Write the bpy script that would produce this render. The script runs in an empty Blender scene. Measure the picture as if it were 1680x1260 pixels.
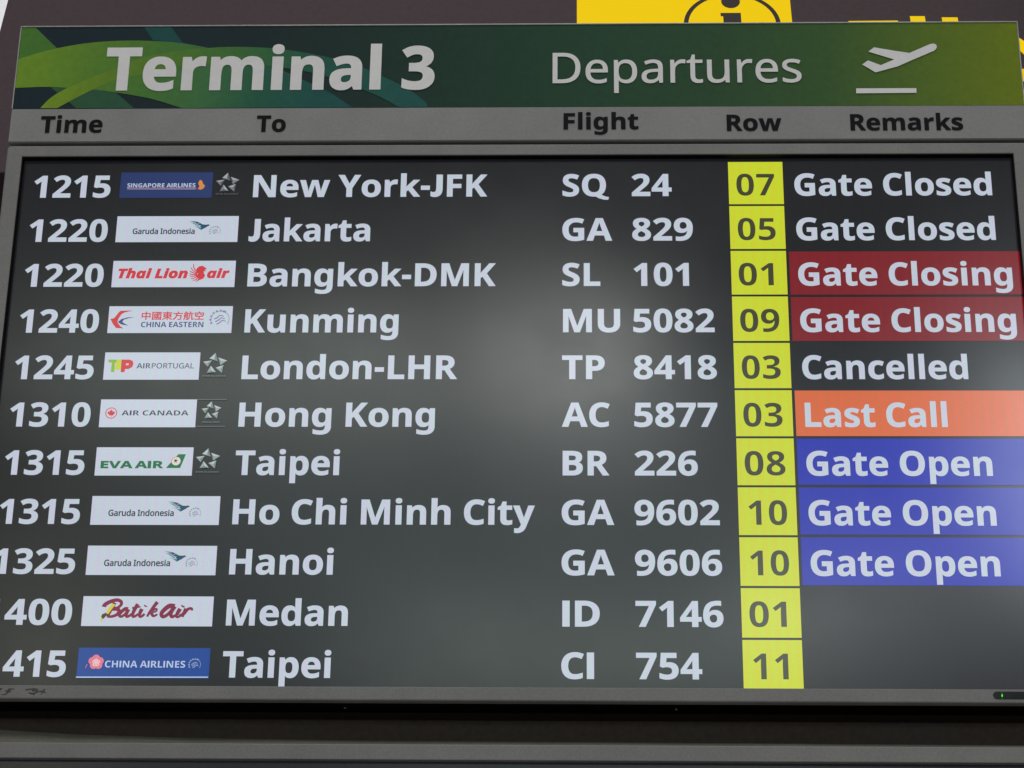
import bpy, bmesh, math, random
from mathutils import Matrix, Vector
from mathutils.geometry import delaunay_2d_cdt
random.seed(7)
scene = bpy.context.scene
C = scene.collection

# ---------------------------------------------------------------- camera
TILT = math.radians(18)                      # the displays lean forward over the viewer
ct, st = math.cos(TILT), math.sin(TILT)
ORIGIN = Vector((0, 0, 3.5))                 # top left corner of the lit screen
# board frame: x right, y up along the board, z out of the board
BOARD = Matrix(((1, 0, 0, 0), (0, -st, -ct, 0), (0, ct, -st, 3.5), (0, 0, 0, 1)))

cam_d = bpy.data.cameras.new('camera')
cam = bpy.data.objects.new('camera', cam_d)
C.objects.link(cam)
cam_d.sensor_width = 36
cam_d.lens = 3500 / 1680 * 36
cam_d.clip_start = .05
cam_d.clip_end = 100
cam.matrix_world = Matrix(((0.99955889, 0.00000954, 0.0296987, 0.68603),
                           (0.02275819, -0.64272582, -0.76575817, -1.83253),
                           (0.01908081, 0.76609628, -0.64244253, 1.59344),
                           (0, 0, 0, 1)))
scene.camera = cam

# ---------------------------------------------------------------- light: an even hall, bright openings behind the viewer
world = bpy.data.worlds.new('World')
scene.world = world
world.use_nodes = True
bg = world.node_tree.nodes['Background']
bg.inputs[0].default_value = (.985, .98, 1.0, 1)
bg.inputs[1].default_value = .22
scene.view_settings.view_transform = 'Standard'
scene.view_settings.look = 'None'
scene.view_settings.exposure = 0
scene.view_settings.gamma = 1

def area(name, loc, target, sx, sy, radiance, col, spread=180):
    l = bpy.data.lights.new(name, 'AREA')
    l.shape = 'RECTANGLE'; l.size = sx; l.size_y = sy
    l.energy = radiance * math.pi * sx * sy
    l.color = col
    l.spread = math.radians(spread)
    o = bpy.data.objects.new(name, l)
    C.objects.link(o)
    o.location = loc
    d = Vector(target) - Vector(loc)
    o.rotation_euler = d.to_track_quat('-Z', 'Y').to_euler()
    return o
MID = (.6, -.0, 3.2)
area('hall_light', (.64, -6.9, 3.82), MID, .62, .36, 8.6, (.97, 1, .93))
area('hall_light', (.25, -6.9, 3.82), MID, 1.6, .36, 2.8, (.95, 1, .93))
area('hall_light', (.95, -6.9, 3.58), MID, .55, .40, 2.2, (.92, 1, 1))
area('hall_light', (-.95, -6.8, 3.74), MID, 1.8, .40, 3.2, (.88, 1, .88))
area('hall_light', (2.90, -6.74, 3.28), MID, .76, 1.0, 8.0, (.86, .96, 1))
area('hall_light', (2.70, -6.74, 3.72), MID, .7, .5, 2.4, (.88, .95, 1))
area('hall_light', (.65, -6.8, 2.50), MID, 2.0, .50, 2.4, (.82, 1, .86))
area('hall_light', (1.85, -6.75, 2.72), MID, .8, .40, 3.6, (.92, .95, 1))
area('hall_light', (-1.65, -6.6, 2.5), MID, .7, .9, 1.8, (.95, 1, .8))
area('hall_light', (.55, -7.0, 3.05), MID, 3.6, 1.5, .7, (.74, .97, 1))  # broad light added for the hall-floor haze on the screen
area('overhead_light', (.5, -3.0, 6.4), MID, 3.4, 1.6, 2.2, (1, .97, .95))
area('overhead_light', (-.6, 1.4, 7.2), (-.6, 2.6, 5.6), 2.4, .5, 5.0, (1, .99, 1))  # unseen light added to brighten the strip of wall beside the sign

# ---------------------------------------------------------------- materials
def lin(c):
    return tuple(((v / 255) / 12.92 if v / 255 <= .04045 else ((v / 255 + .055) / 1.055) ** 2.4) for v in c) + (1,)

def new_mat(name):
    m = bpy.data.materials.new(name); m.use_nodes = True
    nt = m.node_tree
    return m, nt, nt.nodes['Principled BSDF']

def lcd(name, rgb, k=1.0, wobble=.10, base=.006):
    """a lit part of the LCD: emission behind the same satin anti-glare surface"""
    m, nt, p = new_mat(name)
    N, L = nt.nodes, nt.links
    p.inputs['Base Color'].default_value = (base, base, base * 1.05, 1)
    p.inputs['Roughness'].default_value = .29
    p.inputs['IOR'].default_value = 1.5
    tc = N.new('ShaderNodeTexCoord')
    n1 = N.new('ShaderNodeTexNoise'); n1.inputs['Scale'].default_value = 5; n1.inputs['Detail'].default_value = 3
    n2 = N.new('ShaderNodeTexNoise'); n2.inputs['Scale'].default_value = 420; n2.inputs['Detail'].default_value = 1
    L.new(tc.outputs['Object'], n1.inputs['Vector']); L.new(tc.outputs['Object'], n2.inputs['Vector'])
    a = N.new('ShaderNodeMath'); a.operation = 'ADD'; L.new(n1.outputs['Fac'], a.inputs[0]); L.new(n2.outputs['Fac'], a.inputs[1])
    r = N.new('ShaderNodeMapRange'); r.inputs[1].default_value = .6; r.inputs[2].default_value = 1.4
    r.inputs[3].default_value = k * (1 - wobble); r.inputs[4].default_value = k * (1 + wobble)
    L.new(a.outputs[0], r.inputs[0])
    L.new(r.outputs[0], p.inputs['Emission Strength'])
    # faint colour banding of the sub-pixels
    wv = N.new('ShaderNodeTexWave'); wv.inputs['Scale'].default_value = 26; wv.inputs['Distortion'].default_value = 3; wv.inputs['Detail'].default_value = 2
    L.new(tc.outputs['Object'], wv.inputs['Vector'])
    mx = N.new('ShaderNodeMix'); mx.data_type = 'RGBA'
    c = lin(rgb)
    mx.inputs['A'].default_value = (c[0] * 1.03, c[1] * .97, c[2] * 1.05, 1); mx.inputs['B'].default_value = (c[0] * .95, c[1] * 1.04, c[2] * 1.0, 1)
    L.new(wv.outputs['Fac'], mx.inputs['Factor']); L.new(mx.outputs['Result'], p.inputs['Emission Color'])
    # uneven anti-glare coating breaks the reflections up
    n3 = N.new('ShaderNodeTexNoise'); n3.inputs['Scale'].default_value = 3.2; n3.inputs['Detail'].default_value = 5; n3.inputs['Roughness'].default_value = .6
    L.new(tc.outputs['Object'], n3.inputs['Vector'])
    r2 = N.new('ShaderNodeMapRange'); r2.inputs[1].default_value = .3; r2.inputs[2].default_value = .7
    r2.inputs[3].default_value = .14; r2.inputs[4].default_value = .20
    L.new(n3.outputs['Fac'], r2.inputs[0]); L.new(r2.outputs[0], p.inputs['Roughness'])
    return m

def paint(name, rgb, rough=.5, metal=0, grain=.12, scale=260, bump=.15, spec=.5, stain=.12):
    m, nt, p = new_mat(name)
    N, L = nt.nodes, nt.links
    tc = N.new('ShaderNodeTexCoord')
    fine = N.new('ShaderNodeTexNoise'); fine.inputs['Scale'].default_value = scale; fine.inputs['Detail'].default_value = 3
    big = N.new('ShaderNodeTexNoise'); big.inputs['Scale'].default_value = 7; big.inputs['Detail'].default_value = 6; big.inputs['Roughness'].default_value = .65
    L.new(tc.outputs['Object'], fine.inputs['Vector']); L.new(tc.outputs['Object'], big.inputs['Vector'])
    c = lin(rgb)
    def mr(node, a):
        r = N.new('ShaderNodeMapRange'); r.inputs[1].default_value = .3; r.inputs[2].default_value = .7
        r.inputs[3].default_value = 1 - a; r.inputs[4].default_value = 1 + a
        L.new(node.outputs['Fac'], r.inputs[0]); return r
    mul = N.new('ShaderNodeMath'); mul.operation = 'MULTIPLY'
    L.new(mr(fine, grain).outputs[0], mul.inputs[0]); L.new(mr(big, stain).outputs[0], mul.inputs[1])
    vm = N.new('ShaderNodeVectorMath'); vm.operation = 'SCALE'; vm.inputs[0].default_value = c[:3]
    L.new(mul.outputs[0], vm.inputs['Scale']); L.new(vm.outputs[0], p.inputs['Base Color'])
    rr = N.new('ShaderNodeMapRange'); rr.inputs[1].default_value = .3; rr.inputs[2].default_value = .7
    rr.inputs[3].default_value = max(.05, rough - .08); rr.inputs[4].default_value = min(1, rough + .08)
    L.new(big.outputs['Fac'], rr.inputs[0]); L.new(rr.outputs[0], p.inputs['Roughness'])
    p.inputs['Metallic'].default_value = metal
    p.inputs['Specular IOR Level'].default_value = spec
    if bump:
        b = N.new('ShaderNodeBump'); b.inputs['Strength'].default_value = bump; b.inputs['Distance'].default_value = .0004
        L.new(fine.outputs['Fac'], b.inputs['Height']); L.new(b.outputs[0], p.inputs['Normal'])
    return m

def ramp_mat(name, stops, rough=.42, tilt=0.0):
    """colour that runs along the panel: stops are (x in metres, rgb)"""
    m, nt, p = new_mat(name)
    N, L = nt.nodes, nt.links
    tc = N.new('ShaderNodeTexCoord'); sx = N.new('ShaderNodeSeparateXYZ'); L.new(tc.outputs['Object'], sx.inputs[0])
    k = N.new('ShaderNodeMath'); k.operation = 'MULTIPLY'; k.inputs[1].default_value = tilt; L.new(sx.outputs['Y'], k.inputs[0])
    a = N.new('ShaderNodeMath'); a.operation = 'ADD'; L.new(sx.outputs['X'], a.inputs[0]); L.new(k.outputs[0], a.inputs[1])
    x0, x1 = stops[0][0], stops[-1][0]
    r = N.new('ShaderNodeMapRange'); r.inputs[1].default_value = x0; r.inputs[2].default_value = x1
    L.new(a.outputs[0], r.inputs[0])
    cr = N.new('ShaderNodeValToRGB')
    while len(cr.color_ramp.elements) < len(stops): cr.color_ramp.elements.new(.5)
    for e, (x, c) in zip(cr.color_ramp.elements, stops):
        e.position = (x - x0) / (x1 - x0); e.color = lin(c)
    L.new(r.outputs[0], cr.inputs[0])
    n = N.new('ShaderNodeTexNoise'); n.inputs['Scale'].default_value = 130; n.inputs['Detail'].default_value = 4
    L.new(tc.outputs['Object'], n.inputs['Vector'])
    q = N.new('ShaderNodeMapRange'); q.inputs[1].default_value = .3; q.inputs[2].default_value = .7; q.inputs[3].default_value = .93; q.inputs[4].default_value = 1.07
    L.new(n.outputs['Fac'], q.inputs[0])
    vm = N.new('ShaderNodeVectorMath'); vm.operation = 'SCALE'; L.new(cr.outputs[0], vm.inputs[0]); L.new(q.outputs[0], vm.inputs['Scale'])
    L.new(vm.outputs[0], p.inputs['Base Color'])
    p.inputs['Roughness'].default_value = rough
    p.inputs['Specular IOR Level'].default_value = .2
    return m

def glow(name, rgb, k):
    m, nt, p = new_mat(name)
    p.inputs['Base Color'].default_value = tuple(v * .04 for v in lin(rgb)[:3]) + (1,)
    p.inputs['Emission Color'].default_value = lin(rgb); p.inputs['Emission Strength'].default_value = k
    p.inputs['Roughness'].default_value = .4
    p.inputs['Specular IOR Level'].default_value = .1
    return m

M = {
 'screen': lcd('lcd_black', (18, 18, 22), 1, .12),
 'white': lcd('lcd_white', (188, 195, 207), 1, .05),
 'tile_white': lcd('lcd_tile_white', (190, 197, 209), 1, .05),
 'yellow': lcd('lcd_yellow', (196, 206, 34), 1, .04),
 'digits': lcd('lcd_dark_digits', (58, 58, 36), 1, .05),
 'red_tile': lcd('lcd_red_tile', (120, 16, 26), 1, .06),
 'orange_tile': lcd('lcd_orange_tile', (208, 98, 52), 1, .05),
 'blue_tile': lcd('lcd_blue_tile', (22, 36, 160), 1, .06),
 'singapore_blue': lcd('lcd_navy_tile', (32, 50, 98), 1, .05),
 'china_blue': lcd('lcd_blue_logo_tile', (16, 64, 140), 1, .05),
 'ink': lcd('lcd_ink', (44, 50, 66)), 'ink2': lcd('lcd_ink_grey', (78, 86, 108)),
 'teal': lcd('lcd_teal', (70, 134, 146)), 'teal_dark': lcd('lcd_teal_dark', (28, 70, 92)),
 'pale': lcd('lcd_pale', (176, 190, 218)), 'pale2': lcd('lcd_pale_grey', (140, 150, 180)),
 'rust': lcd('lcd_rust', (170, 84, 62)), 'gold': lcd('lcd_gold', (206, 132, 60)),
 'red': lcd('lcd_red', (200, 44, 54)), 'navy': lcd('lcd_navy', (50, 66, 120)),
 'lime_t': lcd('lcd_lime', (128, 172, 42)), 'lime_a': lcd('lcd_lime_yellow', (186, 200, 52)),
 'green': lcd('lcd_green', (14, 104, 62)), 'cream': lcd('lcd_cream', (214, 206, 196)), 'orange_s': lcd('lcd_orange', (206, 120, 84)),
 'maroon': lcd('lcd_maroon', (122, 26, 60)), 'yellow_pen': lcd('lcd_pen_yellow', (206, 190, 40)), 'nib': lcd('lcd_nib', (70, 56, 40)),
 'pink': lcd('lcd_pink', (214, 116, 134)), 'pink_l': lcd('lcd_pale_pink', (232, 178, 188)),
 'star_mid': lcd('lcd_star_mid', (142, 152, 152)), 'star_mid1': lcd('lcd_star_mid_dim', (118, 120, 126)),
 'star_light': lcd('lcd_star_light', (176, 184, 184)), 'star_dark': lcd('lcd_star_grey', (112, 122, 122)),
 'star_light1': lcd('lcd_star_light_dim', (158, 160, 166)), 'star_dark1': lcd('lcd_star_grey_dim', (84, 86, 92)),
 'bezel': paint('grey_metal_paint', (134, 131, 129), .4, 0, .10, 420, .18, .45, .17),
 'strip': paint('grey_sign_strip', (150, 148, 147), .5, 0, .06, 300, .1, .3),
 'black': paint('black_plastic', (8, 6, 7), .6, 0, .2, 200, .1, .15),
 'dark_steel': paint('dark_brown_steel', (56, 47, 41), .6, 0, .15, 150, .1, .2),
 'grey_ledge': paint('grey_ledge_paint', (118, 118, 106), .5, 0, .12, 200, .1),
 'sign_white': paint('white_vinyl', (244, 240, 239), .45, 0, .03, 120, 0, .5, .03),
 'black_vinyl': paint('black_vinyl', (22, 20, 24), .6, 0, .08, 200, 0, .12),
 'edge_trim': paint('aluminium_trim', (168, 166, 162), .35, .6, .1, 300, .1),
 'smudge': paint('faded_marker_ink', (78, 75, 69), .6, 0, .4, 500, 0),
 'sign_panel': ramp_mat('maroon_brown_sign_sheet', [(-.3, (84, 70, 74)), (.6, (82, 69, 72)), (1.1, (54, 44, 50)), (1.7, (52, 42, 47))], .5),  # lighter left, darker right: uneven illumination painted into the sheet colour
 'sign_yellow': glow('backlit_yellow', (255, 214, 0), .84),
 'sign_dark': paint('dark_brown_vinyl', (48, 34, 30), .5, 0, .1, 200, 0),
 'wall': paint('white_wall_paint', (232, 232, 236), .7, 0, .03, 60, 0),
 'void': paint('black_void_sheet', (4, 3, 4), .8, 0, .2, 90, 0, .05),
 'led': glow('green_led', (90, 255, 60), 1.5), 'led_dim': glow('green_led_halo', (30, 120, 30), .35),
 'clear_dark': paint('smoked_plastic', (10, 14, 14), .12, 0, .1, 90, 0),
}
# panel print, offset along x in the panel's own coordinates (0 at the panel's middle)
HX = .611
def hs(l): return [(x - HX, c) for x, c in l]
M['graphic'] = ramp_mat('green_sign_print', hs([(0, (22, 44, 54)), (.28, (22, 44, 48)), (.5, (25, 60, 48)), (.72, (36, 78, 52)), (.86, (48, 84, 52)), (1.0, (64, 100, 48)), (1.12, (96, 124, 36)), (1.24, (122, 140, 18))]), .45)
M['sw_tl'] = ramp_mat('print_mid_green', hs([(-.02, (84, 136, 52)), (.12, (70, 120, 56))]), .45)
M['sw_teal'] = ramp_mat('print_teal', hs([(.1, (24, 84, 80)), (.26, (26, 88, 88))]), .45)
M['sw_low'] = ramp_mat('print_dull_green', hs([(.02, (54, 100, 64)), (.2, (42, 92, 74))]), .45)
M['sw_a'] = ramp_mat('print_lime_to_teal', hs([(-.02, (124, 164, 44)), (.06, (100, 146, 50)), (.13, (84, 136, 58)), (.2, (72, 128, 74)), (.27, (40, 104, 78)), (.35, (28, 92, 88)), (.48, (26, 90, 88))]), .45, -.25)
M['sw_b'] = ramp_mat('print_lime_band', hs([(.02, (134, 168, 36)), (.1, (114, 150, 46)), (.2, (92, 140, 52)), (.28, (64, 122, 66)), (.36, (36, 100, 82)), (.54, (28, 94, 94))]), .45)

# ---------------------------------------------------------------- glyph outlines (units: 500 = cap height)
FONTS = {}
FONTS['B'] = {
  '0': (401, '200,-7 157,-3 121,10 91,31 67,61 49,99 36,143 28,193 25,250 26,289 29,325 35,358 42,389 52,416 64,439 79,460 97,477 118,490 142,500 169,506 200,508 241,503 277,491 308,469 332,440 351,402 364,358 372,308 375,250 374,211 370,175 365,142 357,112 348,85 335,61 320,41 302,24 281,10 257,1 230,-5|200,78 218,81 233,89 245,102 254,121 261,145 266,175 269,210 270,250 269,290 266,325 261,355 254,379 245,398 233,411 218,420 200,422 181,420 166,411 154,398 145,379 139,355 134,325 131,290 130,250 131,210 134,175 139,146 145,121 154,103 166,89 181,81'),
  '1': (401, '183,0 183,289 185,337 186,389 171,374 150,354 92,308 41,372 202,500 289,500 289,0'),
  '2': (401, '28,0 28,74 153,200 215,265 225,278 234,290 242,302 248,313 252,324 256,335 258,347 258,359 257,373 254,386 249,396 242,404 233,410 223,415 211,418 197,419 183,418 169,415 155,411 141,405 128,398 113,389 99,379 84,368 27,436 38,445 49,454 61,462 72,471 85,478 99,485 113,491 129,497 145,501 164,504 184,506 205,507 229,506 251,503 271,497 290,489 306,479 321,468 334,455 344,441 353,425 359,408 362,391 363,372 362,352 359,332 354,314 347,297 338,280 327,263 314,246 299,229 224,154 160,94 160,89 377,89 377,0'),
  '3': (401, '171,-7 131,-5 94,0 59,8 27,20 27,110 43,102 60,96 77,90 94,85 112,82 128,79 144,78 160,77 186,78 208,82 226,88 239,97 249,107 256,120 260,135 262,152 261,162 259,171 256,180 251,187 245,194 237,200 227,205 215,209 200,212 183,215 164,216 141,216 104,216 104,298 142,298 164,298 183,300 199,303 213,306 224,311 233,317 240,323 245,330 249,338 252,346 254,355 254,365 253,377 250,389 245,398 238,407 228,413 216,418 201,421 183,422 166,421 149,419 135,415 121,409 108,403 97,397 86,391 76,385 27,458 43,468 59,477 77,486 96,493 117,499 140,504 164,506 190,507 227,505 260,499 288,489 313,476 332,459 347,438 355,415 358,388 356,363 350,341 340,322 327,305 310,291 292,279 272,270 250,263 250,261 278,256 303,249 324,238 341,225 355,209 365,190 371,169 373,146 371,124 367,104 361,85 351,68 339,51 324,37 306,24 285,13 262,4 235,-2 204,-6'),
  '4': (401, '225,0 225,104 12,104 12,177 231,500 328,500 328,186 389,186 389,104 328,104 328,0|105,186 225,186 225,270 226,310 228,353 230,379 227,379 214,352 210,345 206,338 202,331 197,324'),
  '5': (401, '169,-7 149,-7 131,-5 113,-3 95,0 78,4 62,9 48,14 34,20 34,111 48,105 63,99 79,94 97,89 115,84 132,81 149,80 165,79 187,80 207,84 223,90 237,98 248,109 256,123 260,139 262,158 256,191 237,215 206,229 162,234 152,234 142,233 132,232 121,230 86,223 44,245 63,500 334,500 334,410 155,410 146,312 172,317 179,318 188,319 199,319 210,319 232,318 253,315 273,309 291,302 308,292 323,280 336,267 348,251 357,233 363,213 367,191 368,167 365,129 356,95 340,65 318,40 290,19 255,5 215,-4'),
  '6': (401, '207,-7 182,-6 159,-1 136,6 115,16 95,30 78,46 62,66 49,89 38,115 31,144 26,176 25,212 25,234 26,255 28,277 31,298 35,318 39,338 46,358 53,377 62,395 72,412 84,429 97,444 112,457 129,470 148,480 169,489 192,496 218,501 245,505 275,506 310,505 319,504 328,503 335,502 342,501 342,416 329,419 313,421 282,423 253,422 227,418 205,412 186,403 170,393 157,380 146,365 138,348 132,330 127,310 124,289 122,267 126,267 134,279 143,289 154,299 166,308 180,315 197,321 215,324 235,325 266,322 294,315 318,302 339,284 356,261 368,234 375,202 377,167 375,128 366,94 352,65 332,39 307,19 278,5 244,-4|205,78 220,79 233,83 245,90 256,99 264,111 270,126 274,144 275,165 274,183 271,198 266,211 258,223 249,232 237,238 223,242 207,244 196,243 186,241 176,238 167,234 158,228 151,222 145,215 139,207 135,199 132,191 130,183 130,174 130,163 132,152 134,140 138,129 143,119 149,109 155,100 164,92 173,86 183,81 193,79'),
  '7': (401, '78,0 265,411 19,411 19,500 377,500 377,433 188,0'),
  '8': (401, '200,-7 161,-5 126,2 96,13 70,29 50,48 36,71 27,97 25,127 26,151 32,173 40,193 53,210 67,225 84,239 101,251 120,261 104,272 89,284 76,298 63,312 53,328 46,346 41,365 40,387 41,406 46,423 53,439 62,453 74,466 88,476 104,486 121,493 140,499 160,503 180,505 200,506 222,505 242,503 261,499 280,493 297,486 312,476 326,466 338,453 348,439 354,423 359,405 360,386 358,364 354,345 346,327 334,312 321,298 306,285 289,274 270,264 283,257 296,249 309,240 321,231 333,222 343,211 352,200 360,188 367,175 372,161 374,146 375,130 374,110 370,91 363,73 353,57 341,43 327,30 310,19 292,10 271,2 249,-3 225,-6|200,308 212,314 223,320 233,327 242,335 250,344 256,354 259,365 261,378 259,390 256,400 251,409 243,416 234,422 224,426 212,428 200,429 187,428 176,426 166,422 157,416 149,409 144,400 140,390 139,378 140,366 144,355 150,345 158,336 167,328 177,321 188,314|199,71 217,72 233,75 247,80 258,88 266,97 272,107 276,119 277,132 277,142 275,150 271,158 266,166 260,173 254,179 246,186 238,192 204,213 195,218 180,210 166,201 154,192 143,182 134,171 128,160 124,147 123,133 124,120 127,108 133,98 142,88 153,81 166,75 181,72'),
  '9': (401, '125,-7 90,-6 81,-5 72,-4 64,-3 57,-2 57,83 87,78 102,76 118,76 147,77 173,81 195,87 214,96 230,107 243,119 254,134 262,151 268,169 273,188 276,209 278,232 274,232 266,220 257,209 246,199 235,190 221,183 205,178 186,175 163,174 133,176 106,184 82,197 61,215 44,238 32,265 25,296 22,332 25,370 34,404 48,434 68,459 93,480 122,494 155,503 193,506 218,504 241,500 264,492 285,482 305,469 322,452 338,433 351,410 362,384 369,355 374,322 375,286 375,265 374,244 372,223 369,201 365,180 360,160 354,141 347,121 338,103 328,86 316,70 303,55 288,41 271,29 252,18 231,9 208,2 182,-3 155,-6|193,255 204,256 215,258 225,261 234,265 242,271 249,277 255,284 261,292 265,300 268,308 270,316 270,324 270,336 268,347 266,358 262,370 257,380 251,390 245,399 237,407 228,413 218,417 207,420 195,421 180,420 167,416 155,409 144,400 136,388 130,373 126,355 125,333 126,316 129,301 134,287 141,276 151,267 163,260 177,256'),
  'A': (483, '0,0 176,502 306,502 483,0 369,0 333,119 151,119 114,0|177,208 307,208 270,324 262,354 251,391 242,424 232,390 221,350 213,324'),
  'B': (471, '63,0 63,500 218,500 265,498 306,493 341,484 370,472 392,455 408,433 418,406 421,373 420,353 416,334 410,317 401,301 390,288 377,277 361,270 344,265 344,262 356,259 368,255 379,250 389,244 399,237 408,229 415,219 422,208 427,195 430,180 433,164 433,145 430,113 421,84 406,60 384,39 358,22 326,10 290,2 250,0|169,302 230,302 252,303 270,305 284,310 294,317 302,325 308,335 311,346 312,359 311,373 307,384 301,393 291,401 279,406 264,410 246,412 225,413 169,413|169,88 238,88 260,89 279,92 293,98 305,106 313,116 319,128 322,141 324,155 322,169 319,181 313,191 304,201 293,208 277,213 258,217 235,218 169,218'),
  'C': (446, '265,-7 229,-5 195,1 165,11 138,25 115,42 95,63 78,87 64,114 54,145 47,177 42,212 41,249 42,286 47,321 56,353 68,383 83,411 101,435 123,456 147,474 175,488 205,499 239,505 275,507 294,506 312,505 331,502 350,498 368,492 386,486 404,480 422,472 387,386 331,409 317,413 303,416 289,418 275,419 247,416 221,407 200,393 182,373 168,348 158,319 152,286 150,249 152,211 157,178 167,149 180,125 197,106 218,92 245,84 275,81 291,82 306,83 321,85 336,88 403,108 403,19 386,13 370,7 354,3 338,-1 321,-3 303,-5 285,-7'),
  'D': (518, '63,0 63,500 220,500 258,498 293,493 326,484 356,472 383,456 407,437 428,415 446,390 460,361 470,329 476,294 478,255 473,195 460,144 437,100 406,64 366,36 320,16 266,4 204,0|169,88 214,88 281,98 329,129 358,180 368,252 365,291 359,324 347,352 331,374 311,391 287,403 258,411 225,413 169,413'),
  'E': (392, '63,0 63,500 351,500 351,413 169,413 169,303 338,303 338,216 169,216 169,88 351,88 351,0'),
  'F': (384, '63,0 63,500 349,500 349,413 167,413 167,284 337,284 337,197 167,197 167,0'),
  'G': (507, '273,-7 220,-3 174,9 134,30 101,59 74,96 56,140 44,191 41,251 43,289 48,324 58,357 71,387 88,414 108,437 132,458 160,475 190,489 224,499 261,505 302,507 322,506 341,505 361,502 380,499 399,494 417,489 434,483 450,476 415,391 403,397 391,402 377,407 363,411 348,414 333,417 317,418 301,419 279,417 258,414 239,407 221,398 205,386 191,372 179,357 168,339 160,319 154,297 151,274 150,249 151,225 153,202 157,181 163,162 171,144 180,128 192,114 205,103 221,93 238,87 258,83 280,81 291,81 301,82 310,82 318,83 347,88 347,193 253,193 253,281 451,281 451,22 431,15 411,10 390,5 369,1 347,-3 324,-5 299,-7'),
  'H': (536, '63,0 63,500 169,500 169,304 367,304 367,500 473,500 473,0 367,0 367,216 169,216 169,0'),
  'I': (272, '22,0 22,60 83,88 83,412 22,440 22,500 250,500 250,440 189,412 189,88 250,60 250,0'),
  'J': (232, '11,-147 1,-147 -9,-146 -17,-146 -25,-145 -52,-139 -52,-51 -28,-56 -16,-58 -2,-58 7,-58 15,-56 23,-54 31,-51 38,-47 45,-41 50,-34 55,-25 58,-14 61,-1 62,14 63,32 63,500 169,500 169,32 168,2 164,-26 158,-50 149,-72 138,-90 125,-106 110,-119 93,-129 75,-137 55,-143 33,-146'),
  'K': (465, '63,0 63,500 169,500 169,271 189,301 211,330 346,500 464,500 289,279 465,0 345,0 214,211 169,179 169,0'),
  'L': (396, '63,0 63,500 169,500 169,88 372,88 372,0'),
  'M': (660, '63,0 63,500 207,500 326,118 328,118 453,500 597,500 597,0 499,0 499,237 500,291 502,350 504,391 501,391 372,0 275,0 154,392 151,392 154,350 157,290 158,232 158,0'),
  'N': (569, '63,0 63,500 197,500 414,125 416,125 412,195 411,263 411,500 506,500 506,0 372,0 154,378 151,378 156,307 158,235 158,0'),
  'O': (557, '279,-7 240,-5 205,1 173,11 145,25 120,43 99,64 81,88 66,116 55,146 47,179 42,214 41,251 42,289 47,324 55,357 66,387 81,414 99,438 120,458 145,476 173,490 205,500 240,506 279,508 318,506 353,500 385,490 413,476 438,458 459,437 477,413 491,386 502,356 510,323 515,288 517,251 515,213 510,178 502,145 491,115 477,88 459,64 438,43 413,25 385,11 353,1 318,-5|279,82 310,85 337,93 359,107 376,127 389,152 398,181 404,214 405,251 404,288 398,321 389,350 376,375 359,394 337,408 311,417 279,419 248,417 221,408 199,394 182,375 169,350 159,321 154,288 152,251 154,214 159,181 169,152 182,127 199,107 221,93 248,85'),
  'P': (440, '63,0 63,500 223,500 268,497 306,490 338,477 364,458 383,436 397,409 405,378 408,344 407,322 404,302 398,282 390,262 379,244 366,228 349,213 329,201 306,191 279,184 249,179 214,178 169,178 169,0|169,265 204,265 225,266 244,269 261,275 275,283 286,293 295,306 299,322 301,340 296,372 280,395 254,409 217,413 169,413'),
  'Q': (557, '378,-119 286,-7 279,-7 240,-5 205,1 173,11 145,25 120,43 99,64 81,88 66,116 55,146 47,179 42,214 41,251 42,289 47,324 55,357 66,387 81,414 99,438 120,458 145,476 173,490 205,500 240,506 279,508 318,506 353,500 385,490 413,476 438,458 459,437 477,413 491,386 502,356 510,323 515,288 517,251 515,210 509,172 500,137 487,105 470,77 448,52 423,32 394,15 514,-119|279,82 310,85 337,93 359,107 376,127 389,152 398,181 404,214 405,251 404,288 398,321 389,350 376,375 359,394 337,408 311,417 279,419 248,417 221,408 199,394 182,375 169,350 159,321 154,288 152,251 154,214 159,181 169,152 182,127 199,107 221,93 248,85'),
  'R': (462, '63,0 63,500 209,500 256,498 298,491 332,479 360,463 381,442 396,416 405,386 408,350 407,334 405,318 401,304 395,290 388,278 380,267 371,256 361,247 350,238 339,231 327,224 315,218 462,0 345,0 225,192 169,192 169,0|169,278 203,278 227,279 248,282 265,288 278,296 288,305 295,317 300,331 301,347 300,364 295,378 288,389 277,398 263,405 246,409 225,412 201,413 169,413'),
  'S': (386, '174,-7 135,-5 99,1 64,10 32,23 32,122 106,93 125,88 144,84 163,81 182,81 200,81 216,84 228,89 238,96 245,104 250,113 253,123 254,134 252,147 247,159 238,170 226,179 211,188 195,197 177,206 157,216 119,235 109,241 99,248 90,256 80,264 71,273 63,283 56,294 50,306 45,319 41,333 39,348 38,365 41,397 49,425 63,449 83,470 108,486 137,498 170,505 207,507 227,506 246,505 264,502 282,498 300,493 318,487 337,480 356,472 321,389 260,411 246,414 232,417 218,418 204,419 190,418 177,415 166,411 158,405 151,397 145,389 142,379 141,368 143,356 147,345 155,335 165,326 179,318 195,309 214,299 236,289 255,280 272,270 287,261 301,251 314,241 325,229 335,217 343,204 350,190 354,175 357,157 358,139 355,107 346,79 331,54 310,33 283,15 252,3 215,-5'),
  'T': (405, '150,0 150,412 14,412 14,500 391,500 391,412 256,412 256,0'),
  'U': (529, '263,-7 216,-4 175,6 140,22 111,44 89,71 72,103 63,138 60,178 60,500 165,500 165,194 167,165 172,141 179,122 190,107 205,96 222,88 242,84 265,82 290,84 310,89 327,97 341,109 351,125 358,144 363,168 364,195 364,500 470,500 470,176 468,151 464,127 457,104 447,83 434,63 419,46 400,30 379,17 354,7 327,-1 296,-5'),
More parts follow.
